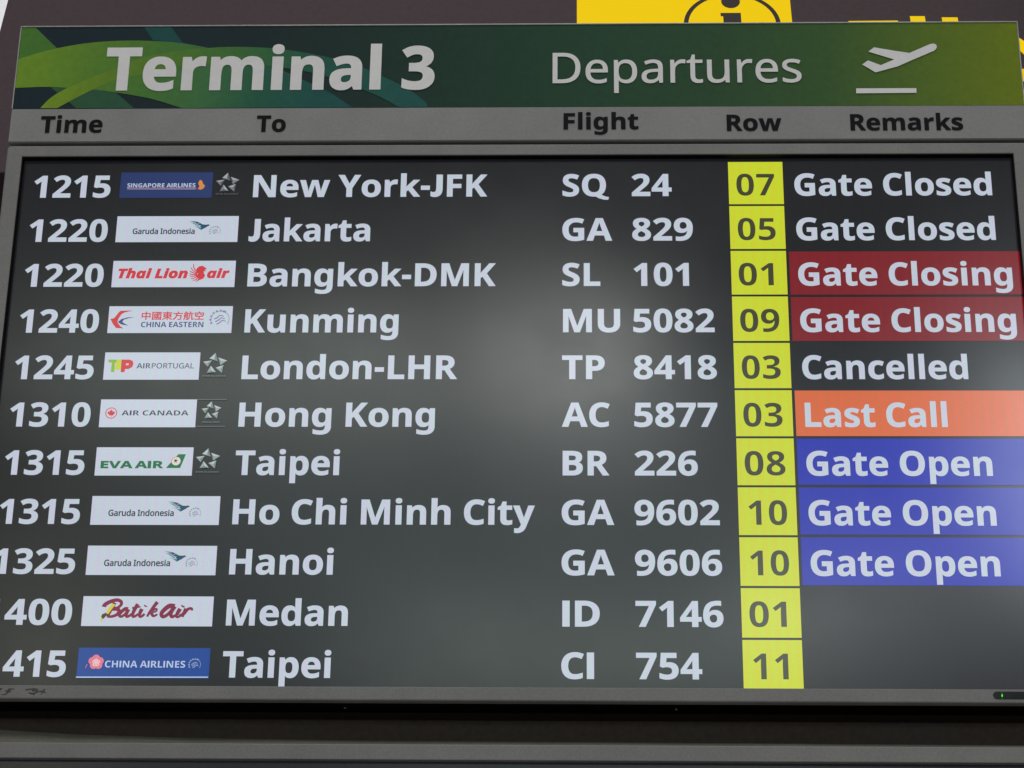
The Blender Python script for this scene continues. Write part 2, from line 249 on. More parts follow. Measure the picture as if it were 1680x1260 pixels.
  'V': (455, '169,0 0,500 107,500 201,202 209,174 220,131 228,92 235,131 246,174 254,202 348,500 455,500 285,0'),
  'Y': (437, '166,0 166,191 0,500 115,500 218,294 323,500 437,500 271,195 271,0'),
  'a': (423, '148,-7 123,-5 101,0 81,10 63,23 48,40 38,60 32,85 29,114 32,143 40,167 53,188 72,204 96,217 126,227 160,233 200,236 267,238 267,255 266,269 263,281 258,291 251,299 242,305 232,310 221,312 207,313 193,313 180,311 166,308 153,305 139,301 126,296 113,291 99,285 65,356 81,363 98,370 115,376 133,381 152,385 172,388 191,389 211,390 248,388 279,382 307,371 329,357 347,338 360,315 368,287 370,255 370,0 298,0 277,52 275,52 262,37 249,25 236,15 223,7 208,1 190,-4 170,-6|187,69 203,71 218,74 231,81 244,89 254,100 261,113 265,128 267,146 267,177 226,176 203,174 183,171 168,165 156,158 148,149 141,138 138,126 137,113 137,102 140,93 144,85 151,79 158,75 167,72 176,70'),
  'c': (360, '210,-7 170,-4 134,5 104,20 78,40 58,67 43,101 34,142 32,189 33,222 37,253 45,280 55,303 68,324 84,342 101,356 121,368 143,378 167,384 192,388 219,389 238,389 256,387 272,385 287,382 302,378 315,373 327,369 338,363 307,283 262,299 251,302 240,304 230,305 219,305 184,298 158,276 143,240 138,190 139,163 143,140 150,121 159,105 171,93 185,85 201,79 219,78 235,78 250,80 264,83 277,86 290,91 302,97 314,103 326,111 326,22 314,15 302,8 289,4 276,0 262,-3 247,-5 229,-7'),
  'd': (443, '176,-7 145,-4 118,6 93,21 72,43 54,71 42,105 34,145 32,190 34,237 42,277 54,311 72,339 94,361 119,377 147,386 179,389 198,388 216,385 232,380 246,373 259,365 270,355 280,345 289,333 292,333 287,366 286,377 285,388 284,399 284,410 284,532 389,532 389,0 309,0 289,50 284,50 276,38 266,28 255,18 243,9 229,2 213,-3 195,-6|212,76 232,78 249,83 263,91 273,102 281,116 286,134 290,155 291,179 291,190 290,216 287,239 282,259 274,275 264,288 250,297 232,303 211,305 195,303 180,297 168,288 157,275 148,258 142,239 138,215 137,189 138,163 142,140 148,121 157,105 168,92 180,83 195,78'),
  'e': (414, '228,-7 200,-6 173,-2 149,5 126,14 105,26 87,41 71,59 57,79 46,102 38,128 33,157 32,188 33,221 37,250 44,276 54,300 67,321 81,339 98,354 118,367 139,377 162,384 186,388 212,389 250,387 283,378 312,364 338,344 358,319 372,289 381,255 384,216 384,165 137,165 139,144 145,126 153,110 164,96 177,85 193,77 212,72 232,71 251,71 268,73 284,75 300,78 315,82 330,87 346,94 362,101 362,20 348,14 333,8 318,3 303,0 286,-3 268,-5 249,-7|139,235 286,235 284,251 281,267 275,280 268,292 258,302 245,309 230,314 213,315 198,314 185,310 173,304 163,296 154,284 147,270 142,254'),
  'f': (271, '71,0 71,304 14,304 14,354 71,382 71,410 72,433 76,454 81,471 88,486 97,499 108,509 120,518 135,525 151,529 168,533 187,535 207,536 222,535 236,534 249,533 262,531 274,528 285,526 294,523 303,520 276,443 250,450 243,451 235,452 227,453 218,453 208,452 199,450 192,446 186,440 181,433 178,425 176,416 176,406 176,382 266,382 266,304 176,304 176,0'),
  'g': (443, '197,-168 178,-168 158,-167 140,-165 122,-163 105,-160 88,-156 71,-151 55,-146 55,-62 90,-75 127,-84 165,-90 204,-92 239,-86 264,-70 279,-43 284,-5 284,3 285,27 287,50 284,50 274,36 263,24 251,14 237,6 223,0 208,-4 192,-6 176,-7 144,-4 115,6 91,22 70,45 53,74 41,108 34,146 32,190 34,235 41,274 54,308 71,337 92,360 117,376 146,386 179,389 212,386 242,375 267,358 289,333 292,333 300,382 389,382 389,-1 386,-39 377,-73 361,-102 340,-125 313,-144 280,-157 242,-165|213,75 232,76 248,81 261,88 272,98 280,111 287,129 290,151 291,177 291,190 290,218 287,243 281,263 272,278 262,290 248,298 231,303 211,305 179,297 156,276 143,240 138,189 143,139 157,103 180,82'),
  'h': (460, '55,0 55,532 159,532 159,424 157,370 154,333 160,333 169,347 180,359 193,368 207,376 221,382 237,386 253,389 270,389 300,387 326,381 350,371 370,356 386,337 398,313 405,284 408,249 408,0 303,0 303,223 299,260 288,285 269,301 242,306 220,304 202,298 188,288 177,273 169,255 163,234 160,209 159,180 159,0'),
  'i': (214, '107,430 96,431 85,433 76,436 67,441 60,448 55,457 51,468 50,481 51,495 55,506 60,515 67,521 76,526 85,529 96,532 107,532 118,532 129,529 138,526 147,521 154,515 160,506 163,495 164,481 163,468 160,457 154,448 147,441 138,436 129,433 118,431|55,0 55,382 159,382 159,0'),
  'k': (434, '55,0 55,532 159,532 159,294 157,251 153,208 155,208 176,238 200,266 307,382 425,382 273,216 434,0 314,0 204,155 159,119 159,0'),
  'l': (214, '55,0 55,532 159,532 159,0'),
  'm': (688, '55,0 55,382 134,382 148,333 154,333 164,347 175,359 188,368 202,376 217,382 233,386 249,389 265,389 286,389 304,386 321,382 337,376 351,368 363,358 373,347 382,333 391,333 400,347 412,359 425,368 439,376 455,382 471,386 487,389 504,389 534,387 561,381 583,371 602,356 616,337 627,313 633,284 635,249 635,0 531,0 531,223 527,260 516,285 499,301 473,306 454,304 438,299 425,289 415,277 407,260 401,241 398,218 397,192 397,0 293,0 293,223 289,260 278,285 260,301 235,306 215,304 199,298 185,288 175,273 168,255 163,234 160,209 159,180 159,0'),
  'n': (460, '55,0 55,382 134,382 148,333 154,333 164,347 176,359 189,368 204,376 220,382 237,386 254,389 272,389 301,387 327,381 350,371 370,356 387,337 398,313 405,284 408,249 408,0 303,0 303,223 302,243 300,260 295,274 289,285 280,294 269,301 257,305 242,306 220,304 202,298 187,288 176,273 169,255 163,234 160,209 159,180 159,0'),
  'o': (433, '216,-7 190,-6 165,-1 142,6 121,16 101,29 84,45 68,63 55,84 45,107 37,133 33,161 32,192 35,237 44,276 59,310 81,338 108,361 140,377 177,386 218,389 244,388 269,384 292,376 313,366 333,353 350,338 365,320 378,299 389,276 396,251 400,222 402,192 399,147 389,107 374,73 352,45 325,22 293,6 256,-4|217,77 236,79 253,84 266,93 277,106 285,122 291,142 294,165 296,192 294,218 291,242 285,261 277,277 266,289 253,298 236,304 216,305 197,304 181,298 167,289 157,277 148,261 143,242 139,218 138,192 139,165 143,142 148,122 157,106 167,93 181,84 198,79'),
  'p': (443, '55,-168 55,382 139,382 154,333 159,333 167,344 177,354 188,364 200,373 214,380 230,385 248,388 268,389 298,386 326,377 350,361 372,339 389,311 402,277 409,238 412,192 409,146 401,106 389,72 370,44 348,22 323,6 295,-4 265,-7 245,-6 228,-3 212,1 199,8 187,16 177,24 167,33 159,42 153,42 156,27 158,13 159,-1 159,-14 159,-168|235,78 252,80 266,85 278,94 288,107 296,124 301,144 304,167 305,193 301,243 287,278 265,299 234,306 215,304 199,300 187,292 177,281 170,267 164,249 161,228 159,204 159,193 160,167 163,144 168,124 175,107 185,94 199,85 215,80'),
  'r': (318, '55,0 55,382 134,382 149,318 154,318 163,332 174,345 186,357 200,368 216,378 232,384 250,388 268,389 286,389 296,388 303,387 296,289 289,290 281,291 265,292 252,291 239,290 226,287 214,283 202,277 191,270 182,262 174,252 167,241 163,227 160,212 159,195 159,0'),
  's': (348, '158,-7 139,-7 121,-6 105,-4 90,-2 75,1 61,5 47,10 32,15 32,102 48,95 64,89 81,83 99,78 116,74 132,72 148,70 162,69 176,70 188,72 198,74 206,78 215,89 218,102 217,112 213,120 205,128 190,137 136,162 119,170 103,178 89,185 77,193 66,201 57,210 49,219 43,229 38,241 34,253 32,267 32,283 34,308 42,329 55,348 73,363 95,374 121,383 150,388 183,389 200,389 218,388 234,385 251,382 267,378 283,373 300,367 317,359 286,284 232,304 220,308 207,310 194,312 181,312 161,311 147,306 138,298 135,287 137,278 141,271 150,263 164,255 215,232 231,226 246,219 259,212 272,205 283,197 293,189 301,179 308,169 314,158 318,145 321,130 321,113 319,86 311,62 298,41 280,24 257,11 229,1 196,-5'),
  't': (304, '186,-7 169,-6 153,-4 138,-1 124,4 112,11 100,20 90,30 82,43 75,58 70,76 67,97 66,120 66,304 16,304 16,348 74,383 104,464 170,464 170,382 277,382 277,304 170,304 170,120 171,110 173,101 177,93 183,87 190,82 197,79 206,77 216,76 224,77 233,77 241,78 249,80 282,88 282,11 273,7 263,4 252,1 240,-2 227,-4 214,-6 200,-7'),
  'u': (460, '188,-7 159,-5 133,1 110,12 90,26 73,45 62,70 55,99 53,133 53,382 157,382 157,159 158,140 161,123 165,109 172,97 180,88 191,82 203,78 218,76 240,78 259,84 273,95 284,109 291,127 297,149 300,174 301,202 301,382 405,382 405,0 326,0 312,49 306,49 296,35 284,24 271,14 256,6 240,0 223,-4 206,-6'),
  'v': (398, '146,0 0,382 109,382 183,165 186,155 188,145 191,134 193,124 195,114 196,104 197,95 197,86 200,86 202,105 205,125 210,144 216,165 289,382 398,382 253,0'),
  'w': (599, '116,0 7,382 111,382 155,213 164,171 171,124 176,88 179,88 181,114 187,148 192,180 196,199 243,382 358,382 403,199 409,167 416,123 418,113 419,103 419,95 419,88 422,88 427,122 435,170 445,213 490,382 592,382 482,0 369,0 340,134 332,169 320,220 308,269 300,303 298,303 290,269 279,220 267,169 258,132 228,0'),
  'y': (398, '77,-168 61,-168 47,-166 24,-162 24,-80 42,-83 53,-84 65,-84 81,-83 95,-79 107,-73 117,-64 126,-54 134,-42 140,-30 146,-16 152,3 0,382 114,382 186,167 189,160 191,152 193,144 195,136 199,101 201,101 207,136 216,167 286,382 398,382 237,-49 225,-77 210,-101 193,-122 173,-138 152,-151 128,-161 104,-166'),
}
FONTS['R'] = {
  'A': (447, '382,0 321,155 123,155 64,0 0,0 195,502 252,502 447,0|246,362 239,382 230,413 223,437 215,409 208,382 201,362 144,211 303,211'),
  'D': (511, '468,255 465,202 455,155 437,114 414,79 384,51 348,29 307,13 260,3 207,0 68,0 68,500 222,500 270,497 314,488 353,472 387,450 415,423 438,390 455,351 465,306|402,253 400,295 392,331 380,362 363,388 341,409 315,425 285,437 251,444 213,446 131,446 131,54 199,54 261,59 312,76 351,104 379,143 396,192'),
  'G': (510, '285,264 458,264 458,19 431,11 404,4 376,-1 347,-4 316,-6 282,-7 233,-4 189,7 151,24 119,48 92,78 70,113 55,154 46,200 43,250 46,300 56,345 74,386 97,421 127,451 162,475 203,493 250,503 302,507 329,506 356,504 381,499 406,493 429,486 451,478 427,423 409,431 389,437 367,443 345,448 322,451 298,452 261,449 226,441 196,427 170,409 148,385 131,357 119,325 111,290 109,250 111,212 117,177 128,145 143,116 163,92 188,73 219,59 255,50 297,48 318,48 336,49 353,51 395,60 395,208 285,208'),
  'I': (237, '209,0 28,0 28,36 87,50 87,450 28,464 28,500 209,500 209,464 150,450 150,50 209,36'),
  'L': (367, '68,0 68,500 131,500 131,56 349,56 349,0'),
  'O': (547, '504,251 503,213 498,178 489,145 478,115 464,88 446,64 425,43 401,25 374,11 343,1 310,-5 274,-7 236,-5 202,1 172,12 144,26 120,43 99,64 82,88 68,115 57,146 49,179 44,214 43,251 46,301 54,345 68,386 88,421 113,451 145,475 182,493 225,504 275,508 322,504 364,494 401,476 432,452 458,422 478,386 493,345 501,300|109,251 111,211 117,174 127,142 141,114 159,91 181,72 208,59 239,50 274,48 309,50 340,59 367,72 389,91 406,114 420,142 430,174 436,211 438,251 433,309 420,359 398,399 367,429 326,446 275,452 239,450 208,442 181,428 159,410 141,387 127,359 117,327 111,291'),
  'P': (424, '200,500 260,496 307,483 343,461 368,432 383,396 388,353 387,333 383,313 378,294 370,276 359,259 345,243 327,229 307,217 283,208 255,200 224,196 188,195 131,195 131,0 68,0 68,500|195,446 131,446 131,249 181,249 211,250 238,253 261,259 280,267 295,278 307,291 316,308 321,327 323,350 319,380 309,404 292,422 268,435 235,443'),
  'R': (436, '206,500 245,498 279,493 308,484 333,472 353,456 368,437 379,414 386,388 388,358 386,333 381,311 373,291 363,275 350,261 336,249 320,239 304,231 288,224 425,0 352,0 230,207 131,207 131,0 68,0 68,500|202,445 131,445 131,260 206,260 243,262 272,271 295,284 310,303 320,326 323,355 321,376 317,393 310,408 300,419 287,429 270,436 251,441 228,444'),
  'T': (389, '226,0 163,0 163,445 7,445 7,500 382,500 382,445 226,445'),
  'U': (512, '448,176 446,143 439,112 427,83 411,57 389,35 363,17 332,4 295,-4 254,-7 196,-1 149,16 112,44 85,81 68,126 63,178 63,500 126,500 126,176 130,138 141,107 159,81 184,63 217,51 257,48 285,49 310,55 331,64 348,76 362,92 373,110 380,130 384,152 386,176 386,500 448,500'),
  'a': (393, '202,382 243,378 277,368 303,352 322,327 332,296 336,256 336,0 291,0 279,53 277,53 266,40 255,29 243,19 231,11 218,4 204,-1 188,-4 171,-6 151,-7 129,-6 109,-2 90,5 73,14 59,27 48,42 39,60 34,81 32,104 37,139 52,168 76,191 111,208 156,219 212,224 276,226 276,249 274,277 267,298 256,314 240,324 221,330 198,332 179,331 160,328 142,323 125,317 108,310 92,303 74,349 91,358 110,365 132,372 154,377 178,381|220,181 178,178 146,170 123,159 108,144 99,126 96,104 98,85 104,69 115,57 129,49 146,44 165,43 195,46 221,54 244,69 261,90 272,117 275,150 275,183'),
  'd': (431, '193,-7 149,-2 112,15 81,42 57,79 43,128 39,187 43,246 57,295 81,333 112,360 150,377 193,382 212,382 229,379 244,375 258,370 271,363 282,355 292,346 302,337 310,327 314,327 311,354 310,382 310,532 371,532 371,0 321,0 312,50 310,50 302,40 292,30 282,21 271,13 258,6 244,1 229,-4 211,-6|202,44 238,48 266,59 286,77 299,102 308,135 310,175 310,186 308,229 300,265 287,294 267,315 239,327 202,331 171,327 146,314 127,292 113,262 105,227 102,186 105,144 113,109 127,81 147,61 172,48'),
  'e': (395, '204,382 235,380 263,373 287,361 309,345 327,326 341,302 351,275 357,246 359,213 359,176 102,176 106,137 117,104 135,79 158,60 187,49 222,46 245,46 266,48 285,52 304,57 323,64 342,71 342,18 323,10 304,4 286,-1 266,-4 244,-6 219,-7 185,-5 154,3 125,15 100,32 78,53 61,79 49,110 41,145 39,185 41,224 48,259 59,291 75,318 94,340 117,359 144,372 173,380|204,332 176,329 153,319 134,304 119,282 109,256 104,225 295,225 294,245 290,264 285,281 277,296 267,308 255,318 241,326 224,330'),
  'i': (181, '121,375 121,0 60,0 60,375|91,516 100,515 108,512 116,507 122,499 126,489 127,477 126,465 122,455 116,447 108,442 100,439 91,438 81,439 73,442 65,447 59,455 56,465 55,477 56,489 59,499 65,507 73,512 81,515'),
  'n': (433, '240,382 281,379 315,368 342,350 361,324 372,288 376,244 376,0 315,0 315,240 313,268 306,291 295,308 279,321 257,328 231,331 194,327 165,315 145,296 132,269 124,235 121,195 121,0 60,0 60,375 109,375 118,324 122,324 131,337 141,347 153,357 166,365 179,371 194,376 209,380 224,382'),
  'o': (424, '386,188 384,158 380,131 374,105 364,83 353,62 339,44 322,29 304,16 283,6 261,-1 237,-6 211,-7 187,-6 164,-1 142,6 122,16 104,29 88,44 73,62 61,83 51,105 44,131 40,158 39,188 41,228 48,263 60,294 76,320 96,342 120,360 148,372 179,380 213,382 246,380 276,372 303,360 327,342 347,320 364,294 376,263 383,228|102,188 104,160 107,135 114,112 123,92 135,75 150,62 168,52 188,46 212,44 236,46 257,52 275,62 289,75 301,92 311,112 317,135 321,160 322,188 321,217 317,242 310,265 301,284 289,300 274,313 256,323 236,329 211,331 177,326 149,314 128,293 114,264 105,230'),
  'p': (431, '238,382 281,377 319,361 350,334 373,296 387,248 392,188 390,148 384,112 373,81 358,54 340,32 319,15 295,3 267,-5 237,-7 219,-6 202,-4 186,1 172,6 159,13 148,21 138,29 129,38 121,48 117,48 120,18 121,-14 121,-168 60,-168 60,375 110,375 118,324 121,324 129,335 138,344 148,354 159,362 172,369 186,375 202,379 219,381|227,331 203,329 183,324 166,316 152,305 141,291 132,273 126,252 123,228 121,200 121,188 122,159 126,133 131,110 139,90 150,74 164,61 182,52 203,46 228,44 250,46 269,53 285,63 298,77 309,94 318,114 324,137 327,162 328,189 326,229 317,263 304,292 284,313 258,326'),
  'r': (289, '235,382 257,381 269,380 279,378 271,321 251,325 240,326 230,326 216,325 202,322 189,317 176,310 165,302 154,292 145,280 136,267 130,252 125,236 122,219 121,200 121,0 60,0 60,375 110,375 117,307 120,307 128,320 138,333 148,345 160,356 173,365 187,372 202,378 218,381'),
  's': (335, '304,104 302,81 296,60 286,43 272,28 255,15 234,6 210,-1 183,-6 154,-7 129,-6 107,-4 86,-1 68,4 52,10 36,17 36,73 52,66 70,59 91,52 112,47 134,44 155,43 184,44 207,49 223,58 235,69 242,82 244,98 244,107 241,115 237,123 230,131 221,138 209,146 194,153 175,162 152,171 129,180 108,190 90,199 74,209 60,220 50,232 42,247 37,264 36,283 40,312 53,337 75,356 103,371 137,379 176,382 199,382 220,379 241,376 260,371 279,364 296,357 275,308 259,314 243,320 225,325 208,329 190,331 172,332 149,331 130,326 114,320 103,311 97,299 95,286 96,277 99,268 104,260 111,253 121,246 134,239 191,215 214,206 234,197 252,188 268,178 280,166 291,154 298,139 302,123'),
  't': (253, '185,43 194,44 204,45 214,46 227,48 237,51 237,4 230,1 221,-2 209,-4 197,-6 186,-7 174,-7 155,-6 137,-2 120,3 105,12 91,23 80,39 71,58 66,81 64,109 64,328 11,328 11,357 65,382 90,461 126,461 126,375 235,375 235,328 126,328 126,111 128,90 133,73 143,60 155,51 169,45'),
  'u': (433, '373,375 373,0 323,0 314,50 311,50 302,37 292,27 280,18 267,10 253,4 239,-1 224,-4 208,-6 192,-7 164,-5 138,-1 117,7 98,19 83,33 71,52 62,74 57,100 55,130 55,375 118,375 118,134 120,106 127,84 138,67 154,54 175,47 201,44 227,46 249,51 267,60 282,72 293,87 301,106 307,128 310,152 312,180 312,375'),
}
FONTS['I'] = {
  'L': (363, '18,0 124,500 228,500 141,88 316,88 298,0'),
  'T': (372, '91,0 178,412 57,412 76,500 422,500 403,412 282,412 195,0'),
  'a': (416, '139,-7 121,-5 103,-1 86,7 71,18 58,32 46,51 38,73 33,100 31,132 32,163 36,194 43,224 53,254 65,281 79,307 96,330 114,350 135,367 157,379 182,387 208,389 231,388 250,383 267,374 281,363 293,349 303,333 305,333 325,382 404,382 323,0 246,0 251,50 248,50 234,34 218,20 201,9 183,0 162,-5|179,76 193,78 206,84 218,93 230,105 240,120 250,137 257,155 264,173 268,193 271,210 273,229 273,250 272,265 268,279 261,290 251,299 239,304 225,306 213,304 201,299 190,291 180,280 170,267 161,251 154,234 147,216 142,197 138,177 136,157 135,137 140,103 155,83'),
  'h': (423, '13,0 125,532 228,532 209,440 198,395 186,354 179,331 181,331 196,348 212,362 228,374 246,382 267,388 289,389 319,386 344,376 363,360 376,337 385,311 387,279 386,261 384,241 380,218 334,0 231,0 278,223 281,239 283,252 284,264 279,287 267,301 246,306 232,304 218,297 204,286 192,271 182,253 172,232 163,209 156,185 149,158 116,0'),
  'i': (208, '162,430 148,431 136,434 125,439 117,447 112,458 110,472 112,490 117,505 126,517 139,525 154,531 172,532 185,531 197,528 208,523 217,515 222,505 223,491 222,474 217,459 208,447 196,437 181,432|13,0 94,382 197,382 116,0'),
  'n': (423, '13,0 94,382 172,382 165,312 168,312 184,333 201,352 220,368 240,380 263,387 289,389 319,386 344,376 363,360 376,337 385,311 387,279 386,261 384,241 380,218 334,0 231,0 278,223 281,239 283,252 284,264 279,287 267,301 246,306 232,304 218,297 204,286 192,271 182,253 172,232 163,209 156,185 149,158 116,0'),
  'o': (410, '177,-7 150,-5 124,1 101,11 81,24 63,41 49,62 39,85 33,111 31,140 32,173 36,205 43,236 53,265 66,291 81,315 99,337 121,355 145,370 171,381 201,387 234,389 275,385 310,372 340,349 361,319 374,282 379,238 378,206 374,176 367,146 358,117 345,91 330,67 312,46 291,28 267,13 240,2 210,-5|186,77 204,80 220,87 234,100 246,117 257,137 265,160 271,185 274,211 275,238 274,256 270,272 264,286 255,297 243,303 226,305 211,304 198,298 186,290 175,278 165,264 157,249 150,231 144,213 140,195 137,176 135,158 134,140 140,105 157,84'),
  'r': (295, '13,0 94,382 172,382 165,312 169,312 185,334 202,353 221,369 242,380 264,387 288,389 306,388 314,387 321,386 298,286 292,288 284,290 274,292 264,292 239,289 216,278 195,262 177,238 162,208 152,171 116,0'),
}
FONTS['C'] = {
  '中': (595, '273,500 273,393 57,393 57,111 102,111 102,148 273,148 273,-47 320,-47 320,148 491,148 491,114 537,114 537,393 320,393 320,500|102,192 102,350 273,350 273,192|491,192 320,192 320,350 491,350'),
  '國': (595, '372,402 408,382 436,360 458,383 429,405 393,424|118,110 124,76 299,110 298,142|177,254 245,254 245,193 177,193|145,282 145,166 278,166 278,282|300,417 305,353 124,353 124,320 308,320 321,223 340,142 299,99 250,64 264,51 276,36 318,68 355,105 383,66 417,46 456,56 478,124 463,133 448,145 441,98 430,82 403,99 382,138 420,206 448,285 412,292 393,234 367,182 354,246 345,320 473,320 473,353 342,353 338,417|49,473 49,-49 92,-49 92,-21 502,-21 502,-49 546,-49 546,473|92,19 92,432 502,432 502,19'),
  '東': (595, '91,351 91,132 236,132 138,55 24,-1 41,-18 55,-38 171,25 273,114 273,-48 319,-48 319,115 422,25 541,-39 556,-19 573,-1 457,54 357,132 511,132 511,351 319,351 319,401 560,401 560,443 319,443 319,499 273,499 273,443 39,443 39,401 273,401 273,351|135,226 273,226 273,168 135,168|319,226 465,226 465,168 319,168|135,315 273,315 273,259 135,259|319,315 465,315 465,259 319,259'),
  '方': (595, '262,487 285,440 302,397 40,397 40,354 203,354 170,147 27,-14 46,-30 60,-49 184,65 237,215 450,215 434,66 411,7 399,1 383,0 282,4 293,-17 298,-39 355,-42 398,-41 427,-36 450,-20 478,54 497,237 498,250 499,258 244,258 252,354 557,354 557,397 306,397 348,415 330,458 305,504'),
  '航': (595, '119,352 139,308 154,267 184,280 168,320 148,364|118,169 142,122 160,77 190,91 171,134 146,182|355,493 378,446 396,401 439,416 420,460 396,507|261,401 261,361 565,361 565,401|314,302 314,173 303,72 248,-26 267,-37 283,-50 342,58 355,172 355,262 458,262 458,29 460,-13 469,-30 484,-39 501,-41 527,-41 543,-40 556,-34 565,-24 571,-9 574,22 576,64 560,71 546,80 543,17 541,5 538,-1 533,-2 526,-3 512,-3 506,-3 502,-1 500,8 499,26 499,302|206,392 206,240 105,240 105,392|24,240 24,204 65,204 58,84 20,-30 38,-40 55,-52 96,71 105,204 206,204 206,5 204,-2 196,-4 140,-4 149,-23 154,-43 198,-42 227,-35 241,-20 245,5 245,429 158,429 182,495 137,504 118,429 65,429 65,240'),
  '空': (595, '336,320 434,265 517,212 547,247 364,349|229,351 149,293 51,246 77,207 176,261 260,324|46,13 46,-27 552,-27 552,13 320,13 320,164 491,164 491,204 108,204 108,164 273,164 273,13|252,490 282,427 45,427 45,293 89,293 89,386 505,386 505,308 551,308 551,427 336,427 319,465 299,504'),
}

def px_rect(x0, y0, x1, y1): return '%d,%d %d,%d %d,%d %d,%d' % (x0, y0, x1, y0, x1, y1, x0, y1)
# plain upright I and a J that rests on the baseline, as on the screen
FONTS['B']['I'] = (192, px_rect(38, 0, 154, 500))
FONTS['B']['J'] = (262, '228,500 112,500 112,182 106,132 86,104 54,95 22,101 0,112 0,14 34,-2 74,-9 128,-2 176,24 210,70 226,130 228,190')
FONTS['B']['-'] = (215, px_rect(22, 158, 190, 246))
FONTS['B']['Q'] = (FONTS['B']['O'][0], FONTS['B']['O'][1]) if 'O' in FONTS['B'] else FONTS['B']['Q']

for k_ in 'IJ-':                                 # same winding as the other glyphs
    a_, s_ = FONTS['B'][k_]; q_ = [tuple(map(int, v.split(','))) for v in s_.split(' ')]
    if sum(q_[i - 1][0] * q_[i][1] - q_[i][0] * q_[i - 1][1] for i in range(len(q_))) > 0: FONTS['B'][k_] = (a_, ' '.join(s_.split(' ')[::-1]))

def contours(font, ch):
    d = FONTS[font].get(ch)
    if d is None: return (170 if ch == ' ' else 200), []
    return d[0], [[tuple(map(int, q.split(','))) for q in c.split(' ')] for c in d[1].split('|') if c]

def layout(font, s):
    """contours of a string on one line, pen at 0"""
    x, out = 0, []
    for ch in s:
        adv, cs = contours(font, ch)
        for c in cs: out.append([(px + x, py) for px, py in c])
        x += adv
    return out

def grow(lp, d):
    """move a loop's edges outward by d (outer loops grow, oppositely wound holes shrink)"""
    n = len(lp); out = []
    for i in range(n):
        p, c, q = Vector(lp[i - 1]), Vector(lp[i]), Vector(lp[(i + 1) % n])
        a, b = (c - p), (q - c)
        if a.length < 1e-9 or b.length < 1e-9: out.append(tuple(c)); continue
        na, nb = Vector((a.y, -a.x)).normalized(), Vector((b.y, -b.x)).normalized()
        m = na + nb
        if m.length < .3: out.append(tuple(c + na * d)); continue
        m.normalize(); out.append(tuple(c + m * d / max(.6, m.dot(na))))
    return out

def signed(lp): return sum(lp[i - 1][0] * lp[i][1] - lp[i][0] * lp[i - 1][1] for i in range(len(lp))) / 2

def fill(loops, z, offset=0.0, base=(0, 0, 0), nonzero=False):
    """flat filled mesh from closed loops, in board coordinates"""
    ls = []
    for lp in loops:
        c = []
        for q in lp:
            if not c or (abs(q[0] - c[-1][0]) + abs(q[1] - c[-1][1])) > 2e-6: c.append((q[0], q[1]))
        if len(c) > 1 and abs(c[0][0] - c[-1][0]) + abs(c[0][1] - c[-1][1]) < 2e-6: c.pop()
        if len(c) > 2: ls.append(c)
    if offset and ls:
        big = max(ls, key=lambda l: abs(signed(l)))
        s = 1 if signed(big) > 0 else -1
        ls = [grow(l, offset * s) for l in ls]
    vs, es = [], []
    K = 100.0                                      # work in centimetres for precision
    for l in ls:
        o = len(vs); vs += [Vector((x * K, y * K)) for x, y in l]
        es += [(o + i, o + (i + 1) % len(l)) for i in range(len(l))]
    V, E_, F_, *_ = delaunay_2d_cdt(vs, es, [], 0, 1e-6)
    def inside(x, y):
        w = n = 0
        for l in ls:
            for i in range(len(l)):
                (x0, y0), (x1, y1) = l[i - 1], l[i]
                if (y0 > y) != (y1 > y) and x < (x1 - x0) * (y - y0) / (y1 - y0) + x0:
                    n += 1; w += 1 if y1 > y0 else -1
        return w != 0 if nonzero else n % 2 == 1
    T = []
    for f in F_:
        a, b, c = (V[k] for k in f)
        ar = (b - a).cross(c - a)
        if abs(ar) < 1e-9: continue
        m = (a + b + c) / 3 / K
        if inside(m.x, m.y): T.append(tuple(f) if ar > 0 else tuple(f)[::-1])
    keep = sorted({k for f in T for k in f}); ix = {k: i for i, k in enumerate(keep)}
    me = bpy.data.meshes.new('print')
    me.from_pydata([(V[k].x / K - base[0], V[k].y / K - base[1], z - base[2]) for k in keep], [], [tuple(ix[k] for k in f) for f in T])
    return me

def link(name, me, mat, parent, label=None):
    me.name = name
    if mat: me.materials.clear(); me.materials.append(M[mat])
    o = bpy.data.objects.new(name, me); C.objects.link(o)
    o.parent = parent
    if label: o['label'] = label
    return o

def thing(name, label, cat, base, group=None, kind=None, board=True):
    o = bpy.data.objects.new(name, None); C.objects.link(o)
    o.empty_display_size = .05
    o.matrix_world = (BOARD if board else Matrix.Identity(4)) @ Matrix.Translation(base)
    o['label'] = label; o['category'] = cat
    if group: o['group'] = group
    if kind: o['kind'] = kind
    o['_b'] = base
    return o

def box(x0, x1, y0, y1, z0, z1, bev=0.0, base=(0, 0, 0), seg=2):
    bm = bmesh.new()
    bmesh.ops.create_cube(bm, size=1)
    for v in bm.verts:
        v.co = Vector(((x0 + x1) / 2 + v.co.x * (x1 - x0) - base[0], (y0 + y1) / 2 + v.co.y * (y1 - y0) - base[1], (z0 + z1) / 2 + v.co.z * (z1 - z0) - base[2]))
    if bev: bmesh.ops.bevel(bm, geom=bm.edges[:], offset=bev, segments=seg, profile=.6, affect='EDGES')
    me = bpy.data.meshes.new('box'); bm.to_mesh(me); bm.free()
    return me

def text_loops(font, s, L, R, base, cap, slant=0):
    cs = layout(font, s)
    x0 = min(p[0] for c in cs for p in c); x1 = max(p[0] for c in cs for p in c)
    kx = (R - L) / (x1 - x0); ky = cap / 500
    return [[(L + (p[0] - x0) * kx, base + p[1] * ky) for p in c] for c in cs], kx

